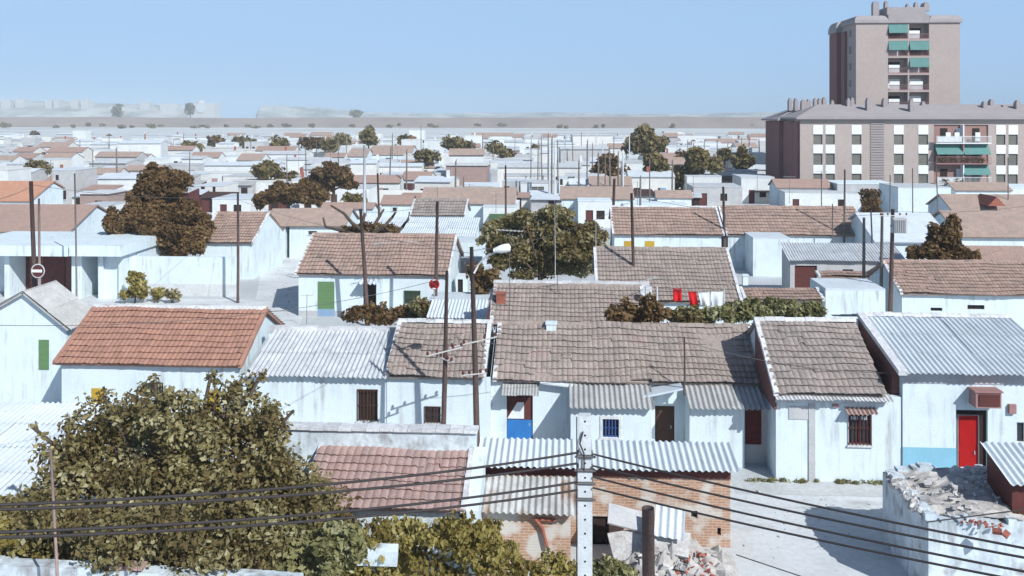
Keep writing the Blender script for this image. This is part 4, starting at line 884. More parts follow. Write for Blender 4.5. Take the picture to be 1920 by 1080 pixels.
# ================================================================ MID DISTANCE (t tiled slab roof, f flat)
MID = [
 ('t',-60,57,378,340,3.2,'farorange','orange-brown tiled house at the far left edge'),
 ('t',-80,130,436,384,3.0,'fartile2','wide house with pinkish roof behind the porch building at left'),
 ('f',98,141,318,5.5,'greywall','two-storey grey house with small windows left of the big dark tree'),
 ('f',58,128,292,3.0,'white','pale flat house near the left edge, above the orange-brown roof'),
 ('f',158,216,303,3.0,'white','small bright house straight above the left shrub of the dark tree'),
 ('f',150,262,332,3.0,'cream','long cream shed left of the dark tree top'),
 ('f',142,192,386,3.2,'white','white yard building at the left foot of the dark tree'),
 ('f',150,200,362,3.0,'brickplain','reddish brick shell behind the left foot of the dark tree'),
 ('f',272,300,297,3.0,'white','narrow white house just above the top of the dark tree'),
 ('f',302,345,293,3.2,'white','white house touching the top right of the dark tree'),
 ('f',350,478,293,3.2,'white','broad white flat roofed block right of the dark tree top'),
 ('f',364,412,348,3.0,'cream','cream shack with dark gap right of the dark tree'),
 ('f',418,470,330,3.0,'cream','sandy coloured block left of the twin brown trees'),
 ('f',398,470,372,2.8,'white','low white wall-like house right of the dark tree'),
 ('f',556,636,281,3.4,'white','long bright white flat building left of the tall white pole'),
 ('f',510,592,300,3.0,'white','white house above the twin brown trees'),
 ('t',650,688,294,279,3.6,'fartile1','small house with grey pitched roof beside the tall white pole'),
 ('t',690,772,291,273,3.2,'fartile1','grey tiled house right of the tall white pole'),
 ('f',690,800,300,3.0,'white','long pale block below the grey tiled house'),
 ('f',715,822,326,3.0,'corrlight','white building with thin dark roof edge left of the brick tower house'),
 ('f',836,912,309,5.2,'brickplain','square brick house with white slab roof in the middle distance'),
 ('t',785,966,383,352,3.0,'fartile1','broad house with grey-pink roof in front of the square brick house'),
 ('f',606,692,352,3.0,'white','white yard building right of the twin brown trees'),
 ('t',600,700,392,380,2.8,'fartile2','low shed with brown double roof edge below the tall white pole'),
 ('t',712,772,384,366,2.8,'fartile2','dark red open shed left of the grey tile roof'),
 ('f',906,968,386,3.0,'white','white house with green awning above the central tree'),
 ('f',970,1000,268,3.4,'white','small white house with one window left of the pole forest'),
 ('f',1030,1106,286,4.0,'white','group-like white house with stepped top behind the pole forest'),
 ('f',976,1048,342,3.4,'white','white house with large grey window below the pole forest'),
 ('f',1048,1064,334,3.0,'white','tiny white shed with a dark doorway below the pole forest'),
 ('t',1066,1104,346,335,3.0,'corrlight','small white wedge-shaped shed right of the tiny shed'),
 ('t',1104,1186,348,331,3.0,'fartile1','brown roofed house in front of the reddish thicket'),
 ('t',1050,1190,374,350,3.0,'fartile1','wide brown-grey roof above the long hedge'),
 ('f',1084,1146,376,3.2,'white','white flat block at the right shoulder of the central tree'),
 ('f',1170,1290,384,2.6,'rubble','low tumbledown shed with debris on its roof above the yellow shutter house'),
 ('f',1178,1235,293,3.2,'white','pale house under the large far tree'),
 ('f',1240,1287,284,3.4,'white','white house right of the large far tree'),
 ('f',1288,1353,330,3.6,'white','bright white flat house in front of the brown thicket'),
 ('f',1300,1392,350,3.0,'greywall','pale grey yard building below the bright white flat house'),
 ('f',1390,1452,332,4.0,'corrlight','pale blue-grey block with dark awning left of the apartment block'),
 ('t',1230,1300,372,357,3.0,'fartile1','low brown roof right of the debris-topped shed'),
 ('t',1455,1562,353,336,3.2,'fartile2','brown tiled house right in front of the apartment block'),
 ('f',1472,1652,360,3.0,'corrlight','long pale green wall-like building in front of the apartment block'),
 ('f',1570,1680,344,4.0,'greywall','grey shed standing at the foot of the apartment block'),
 ('t',1790,1900,358,342,3.4,'fartile1','pinkish roofed house under the apartment block balconies'),
 ('f',1855,1990,352,3.6,'white','white house at the right edge under the apartment block'),
]
for q in MID:
    k, u0, u1 = q[:3]
    if k == 't':
        vE, vR, ze, mat, lab = q[3:]; s = 22
        house(u0, u1, vE, vR, ze, lab, roof='far', rmat=mat, slope=s, seed=int(u0+900), back=2.5, over=.2, ops=[lambda Y: P('window', (u0*.6+u1*.4), (u0*.6+u1*.4)+8, vE+5, vE+12, Y, mat='brown', pane='dark')] if u1-u0 < 90 else ())
    else:
        vT, ze, mat, lab = q[3:]; w = {'corrlight': 'whitefar', 'rubble': 'cream', 'white': 'whitefar'}.get(mat, mat); um = u0*.45+u1*.55
        D_ = F*(H-ze)/(vT-V0); px = F/D_
        ops = []
        if u1-u0 > 25 and 'windowless' not in lab:
            ops = [lambda Y: P('window', um, um+1.0*px, vT+(ze-2.0)*px, vT+(ze-.95)*px, Y, mat='brown', pane='dark', sill=0)]
            if u1-u0 > 60: ops.append(lambda Y: P('open', u0+14, u0+14+.9*px, vT+(ze-2.05)*px, vT+ze*px, Y, mat='maroon'))
        if lab.startswith('white house with large grey window'): ops = [lambda Y: P('window', 996, 1020, 350, 370, Y, mat='trim', pane='aptpane', sill=0)]
        if lab.startswith('tiny white shed'): ops = [lambda Y: P('open', 1050, 1055, 336, 347, Y, mat='dark')]
        if lab.startswith('cream shack'): ops = [lambda Y: P('open', 376, 384, 348, 362, Y, mat='dark'), lambda Y: P('open', 398, 404, 350, 366, Y, mat='dark')]
        if lab.startswith('two-storey grey'): ops = [lambda Y: P('window', 115, 124, 357, 374, Y, mat='dark', pane='dark'), lambda Y: P('window', 104, 110, 328, 338, Y, mat='dark', pane='dark')]
        r = flat(u0, u1, vT, ze, lab, wall=w, depth=random.uniform(5, 8), ops=ops, rmat=('trim' if mat == 'brickplain' else random.choice(['corrlight', 'white', 'corr'])), over=.25 if mat == 'brickplain' else 0.05, cat='shed' if 'shed' in lab else 'house', name='shed' if 'shed' in lab else 'flat_roofed_house')
        if 'green awning' in lab:
            m = MB(); a, b = onY(918, 402, r['yw'])[0], onY(966, 402, r['yw'])[0]; z = onY(940, 400, r['yw'])[2]; m.prism([(r['yw']-1.2, z-.55), (r['yw']-.003, z-.05), (r['yw']-.003, z-.12), (r['yw']-1.2, z-.62)], a, b); m.build('awning', M['darkgreen'], r['t'])
        if 'dark awning' in lab:
            m = MB(); a, b = onY(1410, 357, r['yw'])[0], onY(1470, 357, r['yw'])[0]; z = onY(1430, 357, r['yw'])[2]; m.box(a, b, r['yw']-2.2, r['yw']-.003, z-.12, z); m.build('awning', M['dark'], r['t'])
# ---------------- random far houses filling the plain to the edge of the fields
g = np.random.default_rng(99); cnt = 0; tries = 0
KIND = [('tiny pale flat roofed house in the hazy far part of the settlement', 'pale flat roofed houses far away'), ('tiny tiled house with a faded roof in the hazy far part of the settlement', 'tiled houses far away'), ('tiny house with sheet roof in the hazy far part of the settlement', 'sheet roofed houses far away')]
while cnt < 330 and tries < 14000:
    tries += 1
    v = 253+ (g.random()**.95)*(345-253); D = F*(H-3)/(v-V0); u = g.uniform(-40, 1960)
    if u > 1430 and D > 118: continue
    c = onD(u, D); w = g.uniform(4.5, 11) if g.random() < .85 else g.uniform(11, 20); dp = g.uniform(4, 7); zt = g.uniform(2.6, 3.8)*(1.0 if g.random() > .08 else 1.7); x0, x1, y0, y1 = c[0]-w/2, c[0]+w/2, c[1], c[1]+dp
    if any(x0 < b+1 and x1 > a-1 and y0 < d+2.5 and y1 > cc-1.6 for a, b, cc, d in FOOT): continue
    FOOT.append((x0, x1, y0, y1)); cnt += 1; r = g.random(); k = 0 if r < .58 else (1 if r < .74 else 2)
    t = thing(['flat_roofed_house', 'tiled_house', 'sheet_roofed_house'][k], KIND[k][0], 'house', (c[0], (y0+y1)/2, 0), KIND[k][1])
    wm = M[['whitefar', 'whitefar', 'cream', 'greywall'][int(g.integers(0, 4))]]; m = MB()
    yaw = 0
    if k == 0:
        m.box(x0, x1, y0, y1, 0, zt-.15); m.build('wall', wm, t); MB().box(x0-.06, x1+.06, y0-.06, y1+.06, zt-.149, zt).build('roof', M[['corrlight', 'corr', 'cream'][int(g.integers(0,3))]], t)
    else:
        ht = dp/2*math.tan(R(22 if k == 1 else 11)); m.prism([(y0, 0), (y1, 0), (y1, zt-.1), ((y0+y1)/2, zt+ht-.1), (y0, zt-.1)], x0, x1); m.build('wall', wm, t)
        rr = MB(); slab(rr, x0-.1, x1+.1, y0-.25, zt-.25*ht/(dp/2), (y0+y1)/2, zt+ht, .1, .04); slab(rr, x0-.1, x1+.1, y1+.25, zt-.25*ht/(dp/2), (y0+y1)/2+.003, zt+ht+.002, .1, .038)
        rr.build('roof', M[['fartile1', 'fartile2'][int(g.integers(0,2))] if k == 1 else ['corr', 'corrlight'][int(g.integers(0,2))]], t)
    if g.random() < .35:
        cx_ = x0+w*g.uniform(.15, .85); cy_ = y0+dp*g.uniform(.3, .6); MB().box(cx_-.22, cx_+.22, cy_-.22, cy_+.22, zt-.3, zt+g.uniform(.6, 1.3)+(.5 if k else 0)).build('chimney', M['whitefar' if g.random() < .6 else 'redbrick'], t)
    t.rotation_euler.z = g.normal()*.07
    if D < 330:
        nw = int(g.integers(1, 4))
        for i in range(nw):
            xx = x0+w*(i+.5+g.uniform(-.2,.2))/nw; MB().box(xx-.45, xx+.45, y0-.02, y0-.004, 1.0, 2.0).build('window', M['dark' if g.random() < .5 else 'brown'], t)
        if g.random() < .6: xx = x0+w*g.uniform(.1,.9); MB().box(xx-.42, xx+.42, y0-.025, y0-.006, 0, 2.02).build('door', M['maroon' if g.random() < .6 else 'bluegrey'], t)
g = np.random.default_rng(31)
WL = 'low pale yard wall between the far houses'
k = 0
while k < 60:
    v = g.uniform(262, 372); D = F*(H-1.5)/(v-V0); u = g.uniform(-20, 1440 if D > 118 else 1900); c = onD(u, D); L_ = g.uniform(6, 18)
    x0, x1, y0 = c[0]-L_/2, c[0]+L_/2, c[1]
    if any(x0 < b and x1 > a and y0 < d+.5 and y0+.3 > cc-.5 for a, b, cc, d in FOOT): k += .2; continue
    k += 1; m = MB(); h_ = g.uniform(1.6, 2.3); n_ = 4
    for i in range(n_): m.box(x0+(x1-x0)*i/n_, x0+(x1-x0)*(i+1)/n_, y0, y0+.25, 0, h_+g.uniform(-.08, .08))
    tag(m.build('yard_wall', M[['whitefar', 'cream', 'brickplain', 'greywall'][int(g.integers(0, 4))]], None, (c[0], y0, 0)), WL, 'wall', 'yard walls between the far houses')
g = np.random.default_rng(57); k = 0
while k < 110:
    v = 258+(g.random()**.9)*118; D = F*(H-2)/(v-V0); u = g.uniform(-20, 1430 if D > 118 else 1900); c = onD(u, D); w = g.uniform(2, 5.5); dp = g.uniform(2, 4); h_ = g.uniform(1.9, 2.7)
    x0, x1, y0, y1 = c[0]-w/2, c[0]+w/2, c[1], c[1]+dp
    if any(x0 < b+.2 and x1 > a-.2 and y0 < d+.4 and y1 > cc-.4 for a, b, cc, d in FOOT): k += .1; continue
    FOOT.append((x0, x1, y0, y1)); k += 1; t = thing('yard_shed', 'tiny yard shed with sloping sheet roof between the far houses', 'shed', (c[0], (y0+y1)/2, 0), 'yard sheds between the far houses')
    m = MB(); m.prism([(y0+.1, 0), (y1, 0), (y1, h_+.3), (y0+.1, h_-.06)], x0+.08, x1-.08); m.build('wall', M[['cream', 'greywall', 'brickplain', 'maroon', 'whitefar'][int(g.integers(0, 5))]], t)
    r = MB(); slab(r, x0, x1, y0-.3, h_-.04, y1+.1, h_+.45, .07, .03); r.build('roof', M[['corr', 'corrgrey', 'fartile2', 'corrlight', 'brown'][int(g.integers(0, 5))]], t)
    xx = x0+w*g.uniform(.3,.7); MB().box(xx-.5, xx+.5, y0+.07, y0+.096, 0, 1.8).build('doorway', M['dark'], t); t.rotation_euler.z = g.normal()*.1
for i in range(70):
    g = np.random.default_rng(900+i); v = 256+110*g.random(); D = F*H/(v-V0); u = g.uniform(0, 1430 if D > 118 else 1600); c = onD(u, D)
    if any(c[0] < b+1 and c[0] > a-1 and c[1] < d+1 and c[1] > cc-1 for a, b, cc, d in FOOT): continue
    r_ = g.uniform(.8, 2.0); m = MB(); leaf_cloud(m, [(c[0], c[1], r_*.8, r_, r_, r_*.9), (c[0]+r_, c[1], r_*.6, r_*.7, r_*.7, r_*.6)], 260, .0026*D+.05, g); tag(m.build('yard_bush', M['leaf_far' if i % 2 else 'leaf_brown'], None, (c[0], c[1], 0)), 'small dark bush in a yard between the far houses', 'bush', 'yard bushes between the far houses')
# ================================================================ APARTMENTS
Ya = onD(1700, 134)[1]
def XA(u, Y=Ya): return onY(u, 250, Y)[0]
def ZA(v, u=1700, Y=Ya): return onY(u, v, Y)[2]
ablk = thing('apartment_block', 'wide four-storey rose-grey apartment block with low hipped roof at right', 'apartment block', (XA(1800), Ya+6, 0))
x0, x1 = XA(1500), XA(1500)+62; ztop = ZA(224)
COLS = [(1525,1542),(1548,1565),(1597,1615),(1676,1694),(1722,1740),(1868,1885),(1891,1908),(1990,2005),(2030,2045)]
ROWS = [(235,252,271),(272,288,310),(310,326,346),(347,364,384)]
holes = []; wins = []
for a, b in COLS:
    for vt, vm, vb in ROWS: holes.append((XA(a), XA(b), ZA(vb), ZA(vt))); wins.append((XA(a), XA(b), ZA(vb), ZA(vm), ZA(vt)))
bal = [(XA(1751), XA(1853), ZA(267), ZA(234)), (XA(1751), XA(1853), ZA(305), ZA(270.5)), (XA(1751), XA(1853), ZA(343), ZA(308.5)), (XA(1751), XA(1853), ZA(381), ZA(346.5))]
m = MB(); wall_holes(m, x0, x1, 0, ztop, Ya, holes, .25)
# cut balconies by rebuilding the wall with deep openings
m = MB(); X = []; wall_holes(m, x0, x1, 0, ztop, Ya, holes+bal, .25)
m.box(x0+.01, x1-.01, Ya+2.3, Ya+19.9, 0, ztop-.01); m.box(x0, x0+.3, Ya+.26, Ya+2.29, 0, ztop); 
m.build('wall', M['apt'], ablk)
# left side face panels, with its shade put into their darker colour
xs0 = XA(1470)-1.0
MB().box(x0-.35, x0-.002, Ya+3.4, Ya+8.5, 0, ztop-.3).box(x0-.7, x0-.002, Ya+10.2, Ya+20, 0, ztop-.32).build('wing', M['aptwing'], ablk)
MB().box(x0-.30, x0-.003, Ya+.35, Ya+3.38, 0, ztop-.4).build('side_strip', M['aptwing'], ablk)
for (a, b, c0, c1, c2) in wins:
    w = MB().box(a+.02, b-.02, Ya+.16, Ya+.22, c0+.02, c1).build('window', M['aptpane'], ablk)
    MB().box(a-.03, b+.03, Ya-.05, Ya+.10, c1+.002, c2+.03).build('white_panel', M['aptwhite'], w)
for i, (a, b, c0, c1) in enumerate(bal):
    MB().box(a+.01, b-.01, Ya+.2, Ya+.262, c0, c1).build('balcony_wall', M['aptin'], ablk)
    r = MB(); r.box(a-.02, b+.02, Ya-1.0, Ya+.1, c0-.16, c0-.02); 
    for k in range(46): r.box(a+(b-a)*k/45-.015, a+(b-a)*k/45+.015, Ya-.98, Ya-.95, c0-.01, c0+.9)
    r.box(a, b, Ya-1.0, Ya-.93, c0+.9, c0+.96).box((a+b)/2-.08, (a+b)/2+.08, Ya-.9, Ya+.2, c0, c1)
    if i in (0, 2): r.box(a+.1, (a+b)/2-.3, Ya-.94, Ya-.9, c0+.1, c0+.85)
    bb = r.build('balcony', M['aptwhite'] if i in (0, 2) else M['box'], ablk)
    AW = {1: [(0, .5), (.5, 1)], 2: [(.5, 1)], 3: [(0, .5)]}.get(i, [])
    for f0, f1 in AW:
        xa_, xb_ = a+(b-a)*f0+.08, a+(b-a)*f1-.08; q = MB(); q.prism([(Ya-.02, c1-.02), (Ya-.02, c1-.08), (Ya-1.12, c1-1.45), (Ya-1.12, c1-1.39)], xa_, xb_); q.build('awning', M['teal'], bb)
    if i in (1, 2):
        for f in ((.1,.3,.55,.8) if i == 1 else (.15,.4)):
            q = MB(); gg = np.random.default_rng(int(i*60+f*20)); leaf_cloud(q, [(a+(b-a)*f, Ya-.85, c0+.45, .75, .2, .38)], 160, .16, gg); q.build('balcony_plant', M['leaf_brown'], bb)
    if i in (0, 3):
        for f in (.18, .34, .72): MB().box(a+(b-a)*f, a+(b-a)*f+.7, Ya-.80, Ya-.78, c0+.2, c0+1.5).build('washing', M['cloth_white'], bb)
    for k in range(3): MB().box(a+1.0+k*2.3, a+2.0+k*2.3, Ya+.14, Ya+.196, c0+.02, c0+2.1).build('balcony_door', M['aptwhite' if k == 1 else 'dark'], ablk)
st = MB(); a, b = XA(1632), XA(1658)
for k in range(30): st.box(a, b, Ya-.12, Ya-.003, 1.0+k*.38, 1.0+k*.38+.2)
st.build('stair_lattice', M['aptroof'], ablk)
ov = .7; ze = ztop+.02; zr = ztop+2.3; dep = 13.
def hip(m, x0, x1, y0, y1, ze, zr, run):
    c = [(x0,y0,ze),(x1,y0,ze),(x1,y1,ze),(x0,y1,ze)]; ym = (y0+y1)/2; r0, r1 = (x0+run, ym, zr), (x1-run, ym, zr)
    m.face([c[0], c[1], r1, r0]); m.face([c[1], c[2], r1]); m.face([c[2], c[3], r0, r1]); m.face([c[3], c[0], r0]); m.face([c[3], c[2], c[1], c[0]])
    m.box(x0, x1, y0, y1, ze-.25, ze-.01)
m = MB(); hip(m, x0-ov, x1+ov, Ya-ov, Ya+dep, ze+.26, zr, 5); hip(m, x0-1.3, x0+9, Ya+8.5, Ya+20.7, ze-.02, zr-.3, 4.2); rA = m.build('roof', M['aptroof'], ablk)
def apt_chimney(u, v0, v1, Y, w, parent, dbl=0):
    p = onY(u, v1, Y); zt = onY(u, v0, Y)[2]; zb = p[2]; m = MB()
    m.box(p[0]-w/2, p[0]+w/2, Y-.5, Y+.5, zb-.3, zt-.35); m.box(p[0]-w/2+.08, p[0]+w/2-.08, Y-.4, Y+.4, zt-.349, zt-.12); m.box(p[0]-w/4, p[0]+w/4, Y-.25, Y+.25, zt-.119, zt)
    m.build('chimney', M['aptroof'], parent)
for (u, v0, v1, dy, w) in [(1481,184,204,12,.55),(1492,184,204,12,.55),(1507,187,206,8,.9),(1516,186,204,9,.6),(1528,184,200,16,.5),(1536,184,200,16,.5),(1545,182,200,18,.6),(1560,188,196,20,.5),(1590,184,198,5.5,.5),(1597,183,198,5.5,.5),(1627,183,208,3.2,.5),(1658,184,202,5,.6),(1708,186,210,2.6,.6),(1730,190,200,6,.6),(1845,190,202,4.6,.6),(1858,186,200,6,.6),(1907,188,204,4,.65),(1880,197,202,5,.4)]:
    apt_chimney(u, v0, v1, Ya+dy, w, rA)
# tower
Yt = onD(1700, 163)[1]
def XT(u): return onY(u, 100, Yt)[0]
def ZT(v): return onY(1700, v, Yt)[2]
tw = thing('apartment_tower', 'tall rose-grey apartment tower with green balcony awnings behind the long block', 'apartment tower', (XT(1700), Yt+7, 0))
x0, x1 = XT(1605), XT(1800); zt = ZT(43); sh = (ZT(75)-ZT(107)); bx0, bx1 = XT(1665), XT(1742)
cells = []; nst = 10
for i in range(nst):
    c1 = zt-.15-sh*i; c0 = c1-sh+.3
    if c0 < .2: break
    cells.append((bx0, (bx0+bx1)/2-.12, c0, c1)); cells.append(((bx0+bx1)/2+.12, bx1, c0, c1))
m = MB(); wall_holes(m, x0, x1, 0, zt, Yt, cells, 1.5)
m.box(x0, x1, Yt+1.52, Yt+12.4, 0, zt); 
m.box(x0, x0+.2, Yt+.002, Yt+1.51, 0, zt).box(x1-.2, x1, Yt+.002, Yt+1.51, 0, zt)
m.build('wall', M['apt'], tw); MB().box(x0-.5, x0-.002, Yt+5.2, Yt+7.2, 0, zt-1.0).box(x0-.9, x0-.002, Yt+8.6, Yt+13.4, 0, zt-1.0).build('wing', M['aptwing'], tw)  # panels on the left face carry its shade in their darker colour
g = np.random.default_rng(4)
TEAL = {(0,0):1,(1,0):1,(1,1):1,(2,1):1}; WH = {(0,1):(.0,.55),(2,0):(.05,.6),(3,1):(.05,.7),(3,0):(.1,.6),(4,0):(.05,.6),(4,1):(.2,.6),(5,0):(0,.5)}
for i in range(len(cells)//2):
    for j in (0, 1):
        a, b, c0, c1 = cells[2*i+j]
        r = MB(); r.box(a, b, Yt+.05, Yt+.13, c0+.02, c0+.14)
        for k in range(18): r.box(a+(b-a)*(k+.5)/18-.015, a+(b-a)*(k+.5)/18+.015, Yt+.07, Yt+.11, c0+.141, c0+.95)
        r.box(a, b, Yt+.06, Yt+.12, c0+.951, c0+1.0); bb = r.build('balcony', M['box'], tw)
        if (i, j) in TEAL: MB().prism([(Yt+.04, c1-.04), (Yt+.04, c1-.1), (Yt-.45, c1-1.68), (Yt-.45, c1-1.62)], a+.05, b-.05).build('awning', M['teal'], bb)
        if (i, j) in WH:
            s0, s1 = WH[(i, j)]; MB().box(a+(b-a)*s0, a+(b-a)*s1, Yt+.14, Yt+.2, c0+.1, c0+1.45+.2*g.random()).build('white_screen', M['aptwhite'], bb)
        MB().box(a+.3, b-.9, Yt+1.44, Yt+1.496, c0, c0+2.1).build('balcony_door', M['aptwhite' if g.random() < .6 else 'dark'], tw)
# side windows and recess strips on the shaded left face
for i in range(9):
    zz = zt-2.2-sh*i
    if zz < 1: break
    MB().box(x0-.03, x0-.004, Yt+2.6, Yt+3.9, zz, zz+1.3).build('side_window', M['aptpane'], tw)
# rounded mansard top
def mansard(m, x0, x1, y0, y1, z0, z1, run):
    n = 5; pr = [(run*(1-math.cos(math.pi/2*i/n)), (z1-z0)*math.sin(math.pi/2*i/n)) for i in range(n+1)]
    for i in range(n):
        (a, za), (b, zb) = pr[i], pr[i+1]; A = [(x0+a,y0+a,z0+za),(x1-a,y0+a,z0+za),(x1-a,y1-a,z0+za),(x0+a,y1-a,z0+za)]; B = [(x0+b,y0+b,z0+zb),(x1-b,y0+b,z0+zb),(x1-b,y1-b,z0+zb),(x0+b,y1-b,z0+zb)]
        for k in range(4): m.face([A[k], A[(k+1)%4], B[(k+1)%4], B[k]])
    b = run; m.face([(x0+b,y0+b,z1),(x1-b,y0+b,z1),(x1-b,y1-b,z1),(x0+b,y1-b,z1)]); m.box(x0, x1, y0, y1, z0-.3, z0-.002)
m = MB(); mansard(m, x0-.3, bx0-.02, Yt-.3, Yt+12.8, zt+.31, ZT(28), 1.0); mansard(m, bx1+.02, x1+.3, Yt-.3, Yt+12.8, zt+.31, ZT(28), 1.0)
mansard(m, x0-1.1, x0+4, Yt+8.4, Yt+13.6, zt-.6, ZT(30), .9)
m.box(bx0-.015, bx1+.015, Yt-.25, Yt+12.7, zt+.002, ZT(27)); m.box(bx0+.2, bx1-.1, Yt+1.0, Yt+9, ZT(27)+.002, ZT(12)); rT = m.build('roof', M['aptroof'], tw)
for (u, v0, v1, dy, w) in [(1641,3,28,3,1.1),(1661,2,26,2.5,.6),(1701,7,14,2,.5),(1717,4,18,1.6,.6),(1736,4,18,1.6,.9),(1730,6,16,3,.5)]: apt_chimney(u, v0, v1, Yt+dy, w, rT)
# ================================================================ TREES AND PLANTS
tree('broadleaf_tree', 'huge dark fig-like tree filling the lower left corner', 'tree',
     [(330,985,190,100),(150,960,130,110),(240,850,130,90),(420,850,110,95),(480,960,120,110),(330,780,90,55),(560,1000,110,95),(120,860,55,70),(60,1010,90,60),(500,800,45,60),(410,735,30,40,0),(280,760,70,45),(180,790,55,45),(600,1050,90,60),(455,760,50,50),(395,705,16,18,0),(290,715,12,12,0),(488,705,10,16,0),(548,772,12,8,0),(60,800,14,10,0),(440,722,12,12,0),(640,1010,60,60),(80,1050,90,40),(300,1060,160,50),(195,745,14,12,0)],
     24.5, 62000, .098, 'leaf_olive', 330, .22, seed=3, shell=.3, sub=26)
tree('shrub', 'yellow-green drooping shrub in front of the tile roofed shed at bottom centre', 'shrub',
     [(760,1010,75,45),(860,1000,75,45),(905,1030,60,50),(700,1050,70,60),(800,1070,80,40),(930,1075,50,40)], 23.5, 9000, .10, 'leaf_gold', 800, .05, seed=4, droop=.5, shell=.35)
tree('shrub', 'pale green leafy bush between the big tree and the drooping shrub', 'shrub', [(560,1040,70,50),(640,1030,60,60),(610,1085,80,40)], 22.8, 6000, .12, 'leaf_green', 610, .05, seed=14, shell=.4)
tree('shrub', 'small bush left of the concrete pole base', 'shrub', [(1030,1070,40,30),(1060,1085,35,30)], 24.5, 1800, .10, 'leaf_gold', 1040, .03, seed=15)
tree('shrub', 'small bush right of the concrete pole base', 'shrub', [(1135,1075,30,28),(1165,1085,35,25)], 24.2, 1500, .10, 'leaf_green', 1150, .03, seed=16)
tree('shrub', 'yellow-leaved bush at the lower left edge under the cables', 'shrub', [(10,965,40,28),(-10,1000,50,30),(40,1030,50,30)], 22.5, 2500, .12, 'leaf_gold', 10, .04, seed=17)
tree('shrub', 'dry orange-brown bush at the right edge on the ruin', 'shrub', [(1905,975,28,22),(1925,990,35,30),(1890,1005,25,14)], 25.6, 1500, .09, 'leaf_gold', 1905, .03, seed=18, trunk=False, z0=2.0)
tree('evergreen_tree', 'big rounded reddish-brown tree with a tall flat-topped crown at left', 'tree',
     [(305,348,56,40),(302,385,62,38),(322,425,74,46),(345,450,50,34),(226,422,34,38),(252,450,48,28),(300,455,88,30),(250,395,24,20),(280,412,50,36),(285,330,34,20),(330,335,34,22)], 73, 52000, .19, 'leaf_brown', 300, .3, seed=5, shell=.5)
tree('broadleaf_tree', 'left one of the twin brown trees in the middle distance', 'tree', [(540,362,55,24),(495,372,22,16),(590,368,25,20)], 108, 9000, .30, 'leaf_brown', 540, .25, seed=6)
tree('broadleaf_tree', 'right one of the twin brown trees in the middle distance', 'tree', [(625,330,40,24),(600,340,30,18),(655,345,14,14)], 120, 6500, .30, 'leaf_brown', 625, .25, seed=7)
tree('broadleaf_tree', 'low greenish tree behind the left twin brown tree', 'tree', [(500,318,24,14),(530,332,22,12)], 150, 1500, .5, 'leaf_far', 510, .2, seed=8)
tree('broadleaf_tree', 'wide open-crowned tree in the centre behind the street lamp', 'tree',
     [(1010,430,80,40),(950,470,55,40),(1060,470,75,45),(1100,440,55,28),(1020,495,90,32),(925,440,30,30),(1090,505,50,20),(1040,400,40,22),(980,405,24,20)], 64, 26000, .18, 'leaf_olive', 1010, .22, seed=9, shell=.3)
tree('shrub', 'dark reddish bush right of the lamp pole', 'shrub', [(905,530,25,20),(925,520,18,14),(895,515,16,16)], 56, 1500, .2, 'leaf_brown', 910, .05, seed=10)
def hedge(u0, u1, v, rz, D, n, size, mat, label, seed, cat='hedge', name='hedge', step=34, dspread=1.):
    cl = []; g = np.random.default_rng(seed); u = u0+rz*.8
    while u < u1: cl.append((u, v+g.uniform(-.25, .25)*rz, rz*g.uniform(.95, 1.5), rz*g.uniform(.75, 1.05), g.uniform(-.4, .4))); u += rz*g.uniform(.9, 1.3)
    return tree(name, label, cat, cl, D, n, size, mat, (u0+u1)/2, .05, seed=seed, trunk=False, dspread=dspread, shell=.3)
hedge(1150, 1225, 585, 24, 43, 2500, .15, 'leaf_brown', 'upright brown bush left of the clothes line', 21, 'shrub', 'shrub')
hedge(1255, 1340, 592, 18, 43.5, 2500, .14, 'leaf_olive', 'low olive bushes below the red cloths', 22, 'shrub', 'shrub')
hedge(1330, 1545, 585, 22, 43.5, 7500, .14, 'leaf_green', 'long vine hedge behind the right end of the long roof', 23)
hedge(650, 800, 588, 20, 55, 4500, .16, 'leaf_brown', 'brown hedge in front of the house with the green blind', 24)
hedge(770, 815, 575, 14, 54, 1200, .15, 'leaf_olive', 'small olive bush at the right end of the brown hedge', 25, 'shrub', 'shrub')
hedge(1055, 1165, 367, 7, 118, 1200, .3, 'leaf_far', 'long low hedge above the central tree', 26)
tree('shrub', 'golden bush in front of the long yard wall at left', 'shrub', [(255,525,14,16),(250,550,26,10),(262,540,16,12)], 64.5, 1500, .17, 'leaf_gold', 253, .05, seed=27)
tree('shrub', 'small round bush in the middle of the yard wall', 'shrub', [(296,550,11,9)], 64.5, 400, .15, 'leaf_gold', 296, .04, seed=28)
tree('shrub', 'smallest sprig-like bush at the yard wall', 'shrub', [(320,552,9,8),(332,557,6,5)], 64.5, 300, .15, 'leaf_olive', 322, .04, seed=29)
tree('shrub', 'bushy brown tree with two upright shoots at right', 'shrub', [(1752,445,14,22),(1780,440,16,30),(1735,475,30,16),(1780,475,34,16),(1785,415,7,12),(1820,482,16,8)], 62, 5000, .2, 'leaf_brown', 1765, .12, seed=30)
tree('shrub', 'rounded brown bush left of the bright white block', 'shrub', [(1633,370,21,15),(1633,388,18,16)], 105, 1500, .25, 'leaf_brown', 1633, .08, seed=31, trunk=False)
tree('broadleaf_tree', 'large far brown tree right of centre below the skyline', 'tree', [(1205,268,28,20),(1232,266,18,14),(1185,275,14,10),(1210,250,14,10)], 190, 2600, .62, 'leaf_far', 1208, .3, seed=32)
tree('broadleaf_tree', 'brown tree just below the large far tree', 'tree', [(1228,310,20,20),(1240,328,22,14)], 145, 1400, .5, 'leaf_far', 1230, .2, seed=33)
tree('thicket', 'dark red thicket behind the middle poles', 'shrub', [(1140,310,20,18),(1160,318,18,12),(1125,322,12,8)], 150, 1400, .5, 'leaf_brown', 1140, .2, seed=34)
